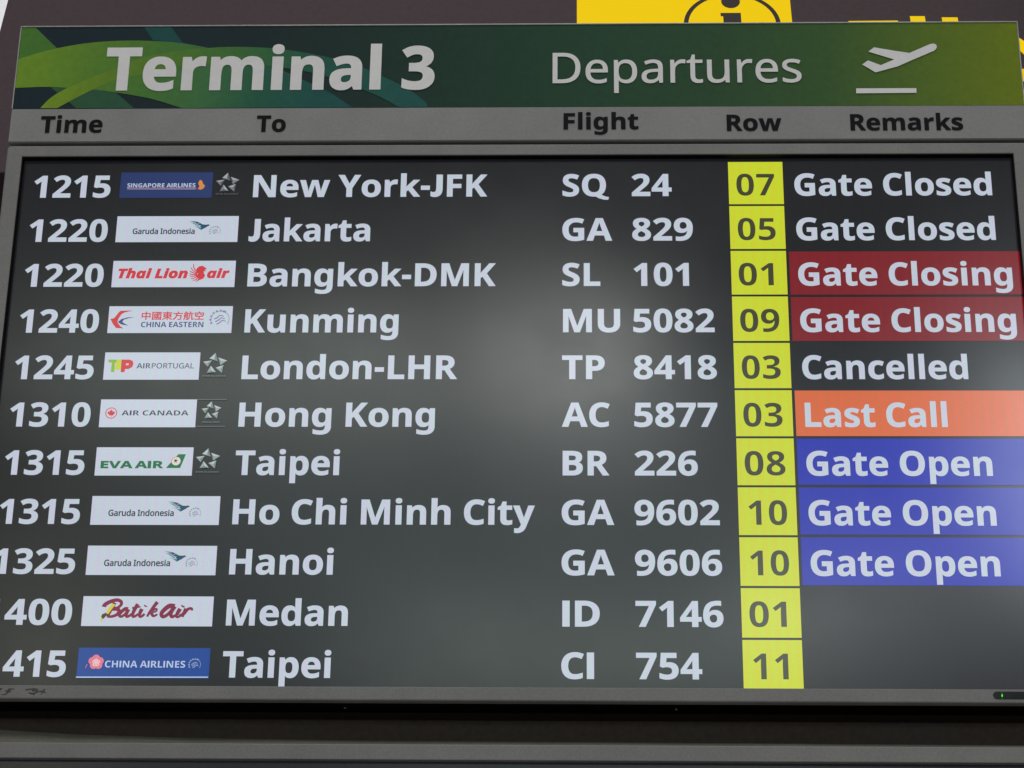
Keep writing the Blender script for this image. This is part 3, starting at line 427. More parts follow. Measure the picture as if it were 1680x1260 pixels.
def arc_pts(cx, cy, r, a0, a1, th, n):
    full = abs(a1 - a0) >= 360
    A = [math.radians(a0 + (a1 - a0) * i / n) for i in range(n if full else n + 1)]
    o = [(cx + (r + th / 2) * math.cos(a), cy - (r + th / 2) * math.sin(a)) for a in A]
    if not th: return [[(cx + r * math.cos(a), cy - r * math.sin(a)) for a in A]]
    i_ = [(cx + (r - th / 2) * math.cos(a), cy - (r - th / 2) * math.sin(a)) for a in A]
    return [o, i_] if full else [o + i_[::-1]]

def stroke_pts(p, w):
    """tapering brush stroke through points"""
    q = []
    for i in range(len(p) - 1):
        for j in range(4):
            p0, p1, p2, p3 = p[max(i - 1, 0)], p[i], p[i + 1], p[min(i + 2, len(p) - 1)]; t = j / 4
            q.append(tuple(.5 * (2 * p1[k] + (p2[k] - p0[k]) * t + (2 * p0[k] - 5 * p1[k] + 4 * p2[k] - p3[k]) * t * t + (3 * p1[k] - p0[k] - 3 * p2[k] + p3[k]) * t ** 3) for k in (0, 1)))
    q.append(p[-1]); a, b = [], []
    for i, c in enumerate(q):
        d = Vector(q[min(i + 1, len(q) - 1)]) - Vector(q[max(i - 1, 0)])
        if d.length < 1e-9: continue
        n = Vector((-d.y, d.x)).normalized() * w / 2 * (1 - .45 * i / (len(q) - 1))
        a.append((c[0] + n.x, c[1] + n.y)); b.append((c[0] - n.x, c[1] - n.y))
    return [a + b[::-1]]

def shift(loops, dv): return [[(x, y + dv) for x, y in l] for l in loops]

def draw(item, parent, z, base, dv=0.0):
    kind, name, mat = item[0], item[1], item[2]
    off = 0
    if kind == 'poly': loops = item[3]
    elif kind == 'text':
        _, _, _, font, s, L, R, b, cap, off = item
        loops, kx = text_loops(font, s, L, R, b, cap); off = off * cap
    elif kind == 'bbox':
        _, _, _, font, s, L, R, b, cap, off = item
        cs = layout(font, s); ys = [p[1] for c in cs for p in c]; xs = [p[0] for c in cs for p in c]
        kx = (R - L) / (max(xs) - min(xs)); ky = cap / (max(ys) - min(ys))
        loops = [[(L + (p[0] - min(xs)) * kx, b + (p[1] - min(ys)) * ky) for p in c] for c in cs]; off = off * cap
    elif kind == 'arc': loops = arc_pts(*item[3:])
    elif kind == 'stroke': loops = stroke_pts(item[3], item[4] * (1.22 if name == 'logo_lettering' else 1))
    elif kind == 'arctext':
        _, _, _, s, cx, cy, r, a0, a1, h = item
        loops = []
        for i, ch in enumerate(s):
            a = math.radians(a0 + (a1 - a0) * i / (len(s) - 1)); adv, cs = contours('B', ch); k = h / 500
            for c in cs:
                loops.append([(cx + math.cos(a) * (r + q[1] * k) + math.sin(a) * (q[0] - adv / 2) * k, cy + math.sin(a) * (r + q[1] * k) - math.cos(a) * (q[0] - adv / 2) * k) for q in c])
    return link(name, fill(shift(loops, dv), z, off, base, kind in ('text', 'bbox')), mat, parent)

# ---------------------------------------------------------------- measured print
LOGOS = {'batik': [('stroke', 'logo_lettering', 'maroon',
            [(0.14997, -0.57875), (0.15103, -0.57597), (0.15692, -0.57236), (0.16425, -0.57049), (0.1691, -0.57253), (0.16921, -0.57643),
             (0.16453, -0.58013), (0.15863, -0.58108)],
            0.0042),
           ('stroke', 'logo_lettering', 'maroon',
            [(0.16011, -0.58087), (0.1651, -0.58105), (0.16781, -0.58381), (0.16516, -0.58791), (0.15936, -0.58997), (0.15437, -0.58979)], 0.0042),
           ('stroke', 'logo_lettering', 'maroon', [(0.1618, -0.57358), (0.1595, -0.57954), (0.15702, -0.58569), (0.15488, -0.58999)], 0.0036),
           ('stroke', 'logo_lettering', 'maroon',
            [(0.17777, -0.58132), (0.17436, -0.58102), (0.17045, -0.58442), (0.16837, -0.58821), (0.1705, -0.59004), (0.17429, -0.58768),
             (0.178, -0.58173)],
            0.0038),
           ('stroke', 'logo_lettering', 'maroon',
            [(0.17817, -0.58132), (0.17622, -0.58685), (0.17706, -0.58991), (0.18016, -0.58888), (0.18219, -0.58683)], 0.0038),
           ('stroke', 'logo_lettering', 'maroon',
            [(0.18856, -0.57534), (0.18571, -0.58099), (0.18358, -0.58683), (0.18422, -0.58999), (0.18733, -0.58906), (0.18975, -0.58681)], 0.0038),
           ('stroke', 'logo_lettering', 'maroon', [(0.18245, -0.58008), (0.18737, -0.57924), (0.19209, -0.57841)], 0.0023),
           ('stroke', 'logo_lettering', 'maroon',
            [(0.19367, -0.58096), (0.19168, -0.58608), (0.19197, -0.58986), (0.19489, -0.58904), (0.1971, -0.58678)], 0.0038),
           ('stroke', 'logo_lettering', 'maroon', [(0.19775, -0.57695), (0.19706, -0.57839)], 0.0042),
           ('stroke', 'logo_lettering', 'maroon', [(0.21079, -0.57281), (0.2063, -0.57939), (0.20274, -0.58503), (0.20014, -0.59014)], 0.0036),
           ('stroke', 'logo_lettering', 'maroon',
            [(0.20284, -0.58635), (0.20634, -0.58266), (0.21019, -0.58091), (0.2102, -0.58367), (0.20526, -0.58553)], 0.0026),
           ('stroke', 'logo_lettering', 'maroon', [(0.20454, -0.58512), (0.20724, -0.58941), (0.21186, -0.58735)], 0.0032),
           ('stroke', 'logo_lettering', 'maroon',
            [(0.2309, -0.57828), (0.22507, -0.57748), (0.21942, -0.5819), (0.21629, -0.58672), (0.21853, -0.59018), (0.22378, -0.58731),
             (0.23034, -0.5789)],
            0.0049),
           ('stroke', 'logo_lettering', 'maroon', [(0.23087, -0.57787), (0.22713, -0.58546), (0.22847, -0.59025), (0.23281, -0.5885)], 0.0044),
           ('stroke', 'logo_lettering', 'maroon',
            [(0.23744, -0.58082), (0.23464, -0.58625), (0.23442, -0.59013), (0.23762, -0.5891), (0.2408, -0.58623)], 0.004),
           ('stroke', 'logo_lettering', 'maroon', [(0.24077, -0.57723), (0.23989, -0.57887)], 0.0046),
           ('stroke', 'logo_lettering', 'maroon', [(0.2444, -0.5808), (0.24207, -0.58592), (0.2404, -0.59052)], 0.0042),
           ('stroke', 'logo_lettering', 'maroon', [(0.24212, -0.58663), (0.24604, -0.58151), (0.25034, -0.58047), (0.25111, -0.58293)], 0.0034),
           ('poly', 'pen_mark', 'yellow_pen', [[(0.15962, -0.57492), (0.16292, -0.57624), (0.15567, -0.58753), (0.15254, -0.5857)]]),
           ('poly', 'pen_mark', 'nib', [[(0.15285, -0.58591), (0.15539, -0.58774), (0.15019, -0.59337), (0.14799, -0.59083), (0.14872, -0.58776)]]),
           ('poly', 'pen_mark', 'yellow_pen', [[(0.14797, -0.59062), (0.15019, -0.59337), (0.14762, -0.59716)]])],
 'canada': [('arc', 'ring_mark', 'red', 0.13887, -0.34211, 0.00653, 0, 360, 0.00099, 28),
            ('poly', 'leaf_mark', 'red',
             [[(0.13847, -0.33725), (0.13944, -0.3391), (0.14049, -0.33852), (0.14042, -0.34105), (0.1415, -0.33978), (0.14194, -0.34066),
               (0.14329, -0.34046), (0.14287, -0.34211), (0.14346, -0.3426), (0.14124, -0.34444), (0.14163, -0.34532), (0.13938, -0.34503),
               (0.13954, -0.34697), (0.13899, -0.34697), (0.13883, -0.34503), (0.13662, -0.34532), (0.13687, -0.34445), (0.13435, -0.3426),
               (0.13486, -0.34212), (0.13417, -0.34047), (0.13556, -0.34066), (0.13585, -0.33978), (0.13714, -0.34105), (0.13666, -0.33852),
               (0.1378, -0.3391), (0.13847, -0.33725)]]),
            ('text', 'logo_lettering', 'ink', 'B', 'AIR CANADA', 0.15119, 0.23057, -0.34515, 0.00633, -0.01),
            ('poly', 'star_facet', 'star_light', [[(0.25146, -0.33336), (0.25732, -0.32724), (0.25632, -0.33392)]]),
            ('poly', 'star_facet', 'star_dark', [[(0.25732, -0.32724), (0.26001, -0.33625), (0.25632, -0.33392)]]),
            ('poly', 'star_facet', 'star_mid', [[(0.26001, -0.33625), (0.25146, -0.33336), (0.25632, -0.33392)]]),
            ('poly', 'star_facet', 'star_light', [[(0.26929, -0.33565), (0.26013, -0.33212), (0.2628, -0.33591)]]),
            ('poly', 'star_facet', 'star_dark', [[(0.26013, -0.33212), (0.2626, -0.34068), (0.2628, -0.33591)]]),
            ('poly', 'star_facet', 'star_mid', [[(0.2626, -0.34068), (0.26929, -0.33565), (0.2628, -0.33591)]]),
            ('poly', 'star_facet', 'star_light', [[(0.24562, -0.33688), (0.25447, -0.33548), (0.24991, -0.33819)]]),
            ('poly', 'star_facet', 'star_dark', [[(0.25447, -0.33548), (0.25081, -0.34265), (0.24991, -0.33819)]]),
            ('poly', 'star_facet', 'star_mid', [[(0.25081, -0.34265), (0.24562, -0.33688), (0.24991, -0.33819)]]),
            ('poly', 'star_facet', 'star_light', [[(0.25823, -0.34347), (0.26601, -0.34048), (0.26333, -0.34434)]]),
            ('poly', 'star_facet', 'star_dark', [[(0.26601, -0.34048), (0.26504, -0.34934), (0.26333, -0.34434)]]),
            ('poly', 'star_facet', 'star_mid', [[(0.26504, -0.34934), (0.25823, -0.34347), (0.26333, -0.34434)]]),
            ('poly', 'star_facet', 'star_light', [[(0.25347, -0.34122), (0.25893, -0.34848), (0.25435, -0.34634)]]),
            ('poly', 'star_facet', 'star_dark', [[(0.25893, -0.34848), (0.25014, -0.34902), (0.25435, -0.34634)]]),
            ('poly', 'star_facet', 'star_mid', [[(0.25014, -0.34902), (0.25347, -0.34122), (0.25435, -0.34634)]]),
            ('text', 'alliance_lettering', 'star_dark', 'B', 'STAR ALLIANCE', 0.2475, 0.26819, -0.35469, 0.00157, 0),
            ('poly', 'tile_edge', 'star_dark', [[(0.2393, -0.32495), (0.27494, -0.32494), (0.27497, -0.32547), (0.23934, -0.32548)]]),
            ('poly', 'tile_edge', 'star_dark', [[(0.23961, -0.35911), (0.27466, -0.35888), (0.27469, -0.3594), (0.23964, -0.35964)]])],
 'chinaair': [('arc', 'petal_mark', 'pink', 0.14606, -0.63859, 0.00434, 0, 360, 0, 16),
              ('arc', 'petal_mark', 'pink', 0.15063, -0.64163, 0.00434, 0, 360, 0, 16),
              ('arc', 'petal_mark', 'pink', 0.1494, -0.64658, 0.00434, 0, 360, 0, 16),
              ('arc', 'petal_mark', 'pink', 0.14407, -0.6466, 0.00434, 0, 360, 0, 16),
              ('arc', 'petal_mark', 'pink', 0.142, -0.64167, 0.00434, 0, 360, 0, 16),
              ('arc', 'flower_mark', 'pink_l', 0.14649, -0.64372, 0.00454, 0, 360, 0, 16),
              ('arc', 'stamen_mark', 'maroon', 0.14625, -0.64091, 0.00049, 0, 360, 0, 6),
              ('arc', 'stamen_mark', 'maroon', 0.14862, -0.64009, 0.00049, 0, 360, 0, 6),
              ('arc', 'stamen_mark', 'maroon', 0.14884, -0.6427, 0.0005, 0, 360, 0, 6),
              ('arc', 'stamen_mark', 'maroon', 0.15052, -0.64481, 0.0005, 0, 360, 0, 6),
              ('arc', 'stamen_mark', 'maroon', 0.14816, -0.64562, 0.00049, 0, 360, 0, 6),
              ('arc', 'stamen_mark', 'maroon', 0.14683, -0.64773, 0.00049, 0, 360, 0, 6),
              ('arc', 'stamen_mark', 'maroon', 0.14514, -0.64564, 0.0005, 0, 360, 0, 6),
              ('arc', 'stamen_mark', 'maroon', 0.14264, -0.64484, 0.0005, 0, 360, 0, 6),
              ('arc', 'stamen_mark', 'maroon', 0.14396, -0.64272, 0.0005, 0, 360, 0, 6),
              ('arc', 'stamen_mark', 'maroon', 0.14375, -0.64011, 0.00049, 0, 360, 0, 6),
              ('stroke', 'petal_mark', 'pink', [(0.13679, -0.64577), (0.13575, -0.64858), (0.13502, -0.65039)], 0.0009),
              ('text', 'logo_lettering', 'pale', 'B', 'CHINA AIRLINES', 0.15684, 0.24771, -0.64931, 0.00772, -0.005),
              ('poly', 'underline_mark', 'pale', [[(0.12532, -0.66004), (0.27444, -0.65943), (0.27442, -0.66072), (0.12524, -0.66135)]]),
              ('arc', 'ring_mark', 'pale', 0.25851, -0.64588, 0.00649, -215, 35, 0.00029, 28),
              ('arctext', 'ring_lettering', 'pale', 'SKYTEAM', 0.25851, -0.64588, 0.00584, 205, 65, 0.00169),
              ('stroke', 'wave_mark', 'pale', [(0.25447, -0.6457), (0.25636, -0.64483), (0.25819, -0.6431), (0.2595, -0.64323), (0.26115, -0.64369)],
               0.00066),
              ('stroke', 'wave_mark', 'pale', [(0.25537, -0.64755), (0.25726, -0.64668), (0.2591, -0.64495), (0.2604, -0.64508), (0.26206, -0.64554)],
               0.00066),
              ('stroke', 'wave_mark', 'pale', [(0.25628, -0.6494), (0.25817, -0.64853), (0.26, -0.6468), (0.26131, -0.64693), (0.26296, -0.64739)],
               0.00066)],
 'eastern': [('poly', 'swallow_mark', 'red',
              [[(0.15408, -0.20987), (0.13947, -0.21018), (0.13714, -0.21259), (0.13447, -0.21698), (0.1322, -0.22004), (0.12775, -0.22113),
                (0.12911, -0.22299), (0.13128, -0.22736), (0.13575, -0.23282), (0.14485, -0.23338), (0.14058, -0.23032), (0.13744, -0.22628),
                (0.13686, -0.22409), (0.13776, -0.22026), (0.14085, -0.21479), (0.14421, -0.2126)]]),
             ('poly', 'swallow_mark', 'navy',
              [[(0.15759, -0.21864), (0.14874, -0.21896), (0.14136, -0.22114), (0.13732, -0.22486), (0.14088, -0.2277), (0.14449, -0.2288),
                (0.1504, -0.22967), (0.14482, -0.22661), (0.14265, -0.22464), (0.14444, -0.22191), (0.14984, -0.22006)]]),
             ('bbox', 'logo_characters', 'red', 'C', '中國東方航空', 0.16563, 0.2404, -0.2223, 0.01095, 0.02),
             ('text', 'logo_lettering', 'navy', 'B', 'CHINA EASTERN', 0.16555, 0.24072, -0.2318, 0.00687, 0),
             ('arc', 'ring_mark', 'navy', 0.26016, -0.2217, 0.01106, -215, 35, 0.0005, 28),
             ('arctext', 'ring_lettering', 'navy', 'SKYTEAM', 0.26016, -0.2217, 0.00995, 205, 65, 0.00287),
             ('stroke', 'wave_mark', 'navy', [(0.25329, -0.22133), (0.2565, -0.21977), (0.25963, -0.21665), (0.26185, -0.21689), (0.26467, -0.21774)],
              0.0011),
             ('stroke', 'wave_mark', 'navy', [(0.25483, -0.2247), (0.25804, -0.22314), (0.26117, -0.22002), (0.26339, -0.22026), (0.26621, -0.2211)],
              0.0011),
             ('stroke', 'wave_mark', 'navy', [(0.25637, -0.22806), (0.25958, -0.2265), (0.2627, -0.22338), (0.26493, -0.22362), (0.26774, -0.22447)],
              0.0011)],
 'eva': [('text', 'logo_lettering', 'green', 'B', 'EVA', 0.1321, 0.16904, -0.41097, 0.00849, 0.045),
         ('text', 'logo_lettering', 'green', 'B', 'AIR', 0.17247, 0.20507, -0.41093, 0.00849, 0.045),
         ('poly', 'tail_mark', 'green', [[(0.20869, -0.4109), (0.22217, -0.39379), (0.23099, -0.39378), (0.22532, -0.41088)]]),
         ('arc', 'globe_mark', 'cream', 0.22002, -0.4023, 0.00529, 0, 360, 0, 28),
         ('arc', 'globe_mark', 'orange_s', 0.21984, -0.40251, 0.00509, 150, 280, 0.00069, 28),
         ('arc', 'globe_mark', 'ink', 0.2195, -0.40189, 0.00147, 0, 360, 0, 28),
         ('stroke', 'compass_mark', 'ink', [(0.22244, -0.40188), (0.21656, -0.40189)], 0.0005),
         ('stroke', 'compass_mark', 'ink', [(0.22116, -0.40458), (0.21784, -0.3992)], 0.0005),
         ('stroke', 'compass_mark', 'ink', [(0.21822, -0.40458), (0.22078, -0.39919)], 0.0005),
         ('poly', 'star_facet', 'star_light', [[(0.25008, -0.39354), (0.25715, -0.38654), (0.25592, -0.39417)]]),
         ('poly', 'star_facet', 'star_dark', [[(0.25715, -0.38654), (0.26036, -0.39683), (0.25592, -0.39417)]]),
         ('poly', 'star_facet', 'star_mid', [[(0.26036, -0.39683), (0.25008, -0.39354), (0.25592, -0.39417)]]),
         ('poly', 'star_facet', 'star_light', [[(0.27152, -0.39615), (0.26051, -0.39212), (0.26371, -0.39645)]]),
         ('poly', 'star_facet', 'star_dark', [[(0.26051, -0.39212), (0.26345, -0.4019), (0.26371, -0.39645)]]),
         ('poly', 'star_facet', 'star_mid', [[(0.26345, -0.4019), (0.27152, -0.39615), (0.26371, -0.39645)]]),
         ('poly', 'star_facet', 'star_light', [[(0.24305, -0.39756), (0.2537, -0.39596), (0.2482, -0.39906)]]),
         ('poly', 'star_facet', 'star_dark', [[(0.2537, -0.39596), (0.24927, -0.40416), (0.2482, -0.39906)]]),
         ('poly', 'star_facet', 'star_mid', [[(0.24927, -0.40416), (0.24305, -0.39756), (0.2482, -0.39906)]]),
         ('poly', 'star_facet', 'star_light', [[(0.25819, -0.40509), (0.26756, -0.40166), (0.26432, -0.40608)]]),
         ('poly', 'star_facet', 'star_dark', [[(0.26756, -0.40166), (0.26635, -0.41179), (0.26432, -0.40608)]]),
         ('poly', 'star_facet', 'star_mid', [[(0.26635, -0.41179), (0.25819, -0.40509), (0.26432, -0.40608)]]),
         ('poly', 'star_facet', 'star_light', [[(0.25247, -0.40253), (0.25902, -0.41082), (0.25351, -0.40837)]]),
         ('poly', 'star_facet', 'star_dark', [[(0.25902, -0.41082), (0.24844, -0.41144), (0.25351, -0.40837)]]),
         ('poly', 'star_facet', 'star_mid', [[(0.24844, -0.41144), (0.25247, -0.40253), (0.25351, -0.40837)]]),
         ('text', 'alliance_lettering', 'star_dark', 'B', 'STAR ALLIANCE', 0.24401, 0.27096, -0.41683, 0.00144, 0)],
 'garuda': [('text', 'logo_lettering', 'ink', 'R', 'Garuda Indonesia', 0.14596, 0.22165, -0.46964, 0.00712, 0.04),
            ('poly', 'bird_mark', 'teal_dark',
             [[(0.22439, -0.45328), (0.23145, -0.45704), (0.23536, -0.45734), (0.23824, -0.45683), (0.23999, -0.45835), (0.23744, -0.45937),
               (0.23514, -0.46121), (0.22935, -0.46447), (0.22749, -0.46285), (0.22976, -0.46061), (0.22726, -0.45959), (0.22912, -0.45837),
               (0.22559, -0.45654), (0.22752, -0.45633), (0.22252, -0.4543)]]),
            ('poly', 'feather_mark', 'teal_dark',
             [[(0.21364, -0.45248), (0.21849, -0.45237), (0.22439, -0.45328), (0.223, -0.4542), (0.21854, -0.45309)]]),
            ('poly', 'feather_mark', 'teal',
             [[(0.21523, -0.45432), (0.22062, -0.45502), (0.22726, -0.45959), (0.22636, -0.46061), (0.21972, -0.45604)]]),
            ('poly', 'feather_mark', 'teal',
             [[(0.2194, -0.45839), (0.22591, -0.46112), (0.22976, -0.46061), (0.22904, -0.46427), (0.22598, -0.46214)]]),
            ('poly', 'feather_mark', 'teal_dark',
             [[(0.21711, -0.4535), (0.22352, -0.45471), (0.22912, -0.45837), (0.22669, -0.45837), (0.2226, -0.45553)]]),
            ('arc', 'ring_mark', 'ink2', 0.24696, -0.46668, 0.00639, -215, 35, 0.00029, 28),
            ('arctext', 'ring_lettering', 'ink2', 'SKYTEAM', 0.24696, -0.46668, 0.00575, 205, 65, 0.00166),
            ('stroke', 'wave_mark', 'ink2', [(0.24298, -0.46648), (0.24484, -0.46561), (0.24664, -0.46386), (0.24793, -0.46399), (0.24956, -0.46446)],
             0.00066),
            ('stroke', 'wave_mark', 'ink2', [(0.24387, -0.46836), (0.24573, -0.46748), (0.24753, -0.46574), (0.24882, -0.46587), (0.25045, -0.46633)],
             0.00066),
            ('stroke', 'wave_mark', 'ink2', [(0.24476, -0.47023), (0.24662, -0.46936), (0.24843, -0.46761), (0.24971, -0.46774), (0.25134, -0.46821)],
             0.00066)],
 'portugal': [('poly', 'letter_mark', 'lime_t',
               [[(0.12957, -0.27386), (0.14078, -0.27386), (0.14067, -0.27752), (0.13829, -0.27774), (0.13809, -0.28998), (0.1341, -0.28998),
                 (0.13429, -0.27774), (0.13056, -0.2773)]]),
              ('poly', 'letter_mark', 'lime_a',
               [[(0.13998, -0.27386), (0.14598, -0.27386), (0.14616, -0.28612), (0.14185, -0.28719), (0.13831, -0.28655)]]),
              ('poly', 'letter_mark', 'red',
               [[(0.14578, -0.27386), (0.15528, -0.27387), (0.1591, -0.27548), (0.1605, -0.27925), (0.15903, -0.28355), (0.15523, -0.28591),
                 (0.15075, -0.28612), (0.15056, -0.28998), (0.14587, -0.28998)],
                [(0.15166, -0.27871), (0.15116, -0.28118), (0.15455, -0.28108), (0.15498, -0.27893)]]),
              ('text', 'logo_lettering', 'ink2', 'B', 'AIR', 0.16435, 0.18121, -0.28516, 0.00655, 0),
              ('text', 'logo_lettering', 'ink2', 'R', 'PORTUGAL', 0.18261, 0.23296, -0.28517, 0.00655, 0.02),
              ('poly', 'star_facet', 'star_light', [[(0.25067, -0.2727), (0.25787, -0.26545), (0.25661, -0.27337)]]),
              ('poly', 'star_facet', 'star_dark', [[(0.25787, -0.26545), (0.26113, -0.27613), (0.25661, -0.27337)]]),
              ('poly', 'star_facet', 'star_mid', [[(0.26113, -0.27613), (0.25067, -0.2727), (0.25661, -0.27337)]]),
              ('poly', 'star_facet', 'star_light', [[(0.2725, -0.27543), (0.26129, -0.27124), (0.26454, -0.27574)]]),
              ('poly', 'star_facet', 'star_dark', [[(0.26129, -0.27124), (0.26428, -0.28139), (0.26454, -0.27574)]]),
              ('poly', 'star_facet', 'star_mid', [[(0.26428, -0.28139), (0.2725, -0.27543), (0.26454, -0.27574)]]),
              ('poly', 'star_facet', 'star_light', [[(0.24351, -0.27686), (0.25435, -0.27522), (0.24876, -0.27842)]]),
              ('poly', 'star_facet', 'star_dark', [[(0.25435, -0.27522), (0.24984, -0.28371), (0.24876, -0.27842)]]),
              ('poly', 'star_facet', 'star_mid', [[(0.24984, -0.28371), (0.24351, -0.27686), (0.24876, -0.27842)]]),
              ('poly', 'star_facet', 'star_light', [[(0.25893, -0.28469), (0.26846, -0.28114), (0.26517, -0.28572)]]),
              ('poly', 'star_facet', 'star_dark', [[(0.26846, -0.28114), (0.26723, -0.29164), (0.26517, -0.28572)]]),
              ('poly', 'star_facet', 'star_mid', [[(0.26723, -0.29164), (0.25893, -0.28469), (0.26517, -0.28572)]]),
              ('poly', 'star_facet', 'star_light', [[(0.25311, -0.28202), (0.25977, -0.29062), (0.25417, -0.28808)]]),
              ('poly', 'star_facet', 'star_dark', [[(0.25977, -0.29062), (0.249, -0.29125), (0.25417, -0.28808)]]),
              ('poly', 'star_facet', 'star_mid', [[(0.249, -0.29125), (0.25311, -0.28202), (0.25417, -0.28808)]]),
              ('text', 'alliance_lettering', 'star_dark', 'B', 'STAR ALLIANCE', 0.24394, 0.27148, -0.2961, 0.0015, 0)],
 'singapore': [('text', 'logo_lettering', 'pale', 'B', 'SINGAPORE AIRLINES', 0.13421, 0.21864, -0.04415, 0.00568, 0),
               ('poly', 'underline_mark', 'rust', [[(0.13424, -0.04444), (0.22121, -0.04471), (0.22127, -0.04566), (0.13431, -0.04539)]]),
               ('poly', 'underline_mark', 'pale2', [[(0.13435, -0.04581), (0.21923, -0.04607), (0.21929, -0.04701), (0.13442, -0.04676)]]),
               ('poly', 'bird_mark', 'gold',
                [[(0.22388, -0.03389), (0.22654, -0.03547), (0.22748, -0.03832), (0.22844, -0.04011), (0.23045, -0.04201), (0.22907, -0.04536),
                  (0.22638, -0.04746), (0.22162, -0.04671), (0.22293, -0.04514), (0.22348, -0.04199), (0.22189, -0.03935), (0.22253, -0.0362)]]),
               ('poly', 'star_facet', 'star_light1', [[(0.25099, -0.03143), (0.25812, -0.02411), (0.25688, -0.03213)]]),
               ('poly', 'star_facet', 'star_dark1', [[(0.25812, -0.02411), (0.26135, -0.03494), (0.25688, -0.03213)]]),
               ('poly', 'star_facet', 'star_mid1', [[(0.26135, -0.03494), (0.25099, -0.03143), (0.25688, -0.03213)]]),
               ('poly', 'star_facet', 'star_light1', [[(0.27261, -0.03427), (0.26151, -0.02998), (0.26473, -0.03455)]]),
               ('poly', 'star_facet', 'star_dark1', [[(0.26151, -0.02998), (0.26446, -0.04028), (0.26473, -0.03455)]]),
               ('poly', 'star_facet', 'star_mid1', [[(0.26446, -0.04028), (0.27261, -0.03427), (0.26473, -0.03455)]]),
               ('poly', 'star_facet', 'star_light1', [[(0.2439, -0.03563), (0.25464, -0.03399), (0.24909, -0.03722)]]),
               ('poly', 'star_facet', 'star_dark1', [[(0.25464, -0.03399), (0.25016, -0.04259), (0.24909, -0.03722)]]),
               ('poly', 'star_facet', 'star_mid1', [[(0.25016, -0.04259), (0.2439, -0.03563), (0.24909, -0.03722)]]),
               ('poly', 'star_facet', 'star_light1', [[(0.25916, -0.04361), (0.2686, -0.04004), (0.26534, -0.04467)]]),
               ('poly', 'star_facet', 'star_dark1', [[(0.2686, -0.04004), (0.26738, -0.05068), (0.26534, -0.04467)]]),
               ('poly', 'star_facet', 'star_mid1', [[(0.26738, -0.05068), (0.25916, -0.04361), (0.26534, -0.04467)]]),
               ('poly', 'star_facet', 'star_light1', [[(0.2534, -0.04089), (0.25998, -0.04963), (0.25444, -0.04703)]]),
               ('poly', 'star_facet', 'star_dark1', [[(0.25998, -0.04963), (0.24932, -0.05024), (0.25444, -0.04703)]]),
               ('poly', 'star_facet', 'star_mid1', [[(0.24932, -0.05024), (0.2534, -0.04089), (0.25444, -0.04703)]]),
               ('text', 'alliance_lettering', 'star_dark1', 'B', 'STAR ALLIANCE', 0.24446, 0.27247, -0.05489, 0.0021, 0)],
 'thai': [('text', 'logo_lettering', 'red', 'I', 'Thai Lion', 0.13324, 0.21669, -0.16683, 0.01191, 0.05),
          ('text', 'logo_lettering', 'red', 'I', 'air', 0.24131, 0.26735, -0.16663, 0.01157, 0.05),
          ('arc', 'lion_mark', 'red', 0.23203, -0.15658, 0.00477, 0, 360, 0, 28),
          ('arc', 'lion_mark', 'red', 0.23223, -0.16415, 0.00385, 0, 360, 0, 28),
          ('poly', 'mane_mark', 'red',
           [[(0.22988, -0.15168), (0.23439, -0.15079), (0.23809, -0.15303), (0.24028, -0.15548), (0.23777, -0.15581), (0.23927, -0.1586),
             (0.23635, -0.15748), (0.23712, -0.16138), (0.23858, -0.1636), (0.23701, -0.16749), (0.2321, -0.16992), (0.22803, -0.16969),
             (0.23199, -0.16815), (0.23534, -0.16526), (0.23509, -0.16137), (0.23143, -0.1597)]]),
          ('stroke', 'mane_mark', 'red', [(0.2299, -0.1597), (0.22445, -0.15412), (0.22357, -0.14854)], 0.0015),
          ('stroke', 'mane_mark', 'red', [(0.22925, -0.16059), (0.22312, -0.1569), (0.22062, -0.153)], 0.0015),
          ('stroke', 'mane_mark', 'red', [(0.2287, -0.16147), (0.22229, -0.15968), (0.2198, -0.15745)], 0.0015),
          ('stroke', 'mane_mark', 'red', [(0.22857, -0.16259), (0.22248, -0.16246), (0.21936, -0.16135)], 0.0015),
          ('stroke', 'mane_mark', 'red', [(0.22865, -0.1637), (0.22316, -0.16502), (0.21955, -0.16413)], 0.0015),
          ('stroke', 'mane_mark', 'red', [(0.22894, -0.16503), (0.22486, -0.16769), (0.22131, -0.16768)], 0.0015),
          ('stroke', 'mane_mark', 'red', [(0.22984, -0.16637), (0.22753, -0.16969), (0.22402, -0.17035)], 0.0015),
          ('stroke', 'mane_mark', 'red', [(0.23147, -0.16803), (0.23013, -0.17081), (0.22768, -0.17191)], 0.0015)]}
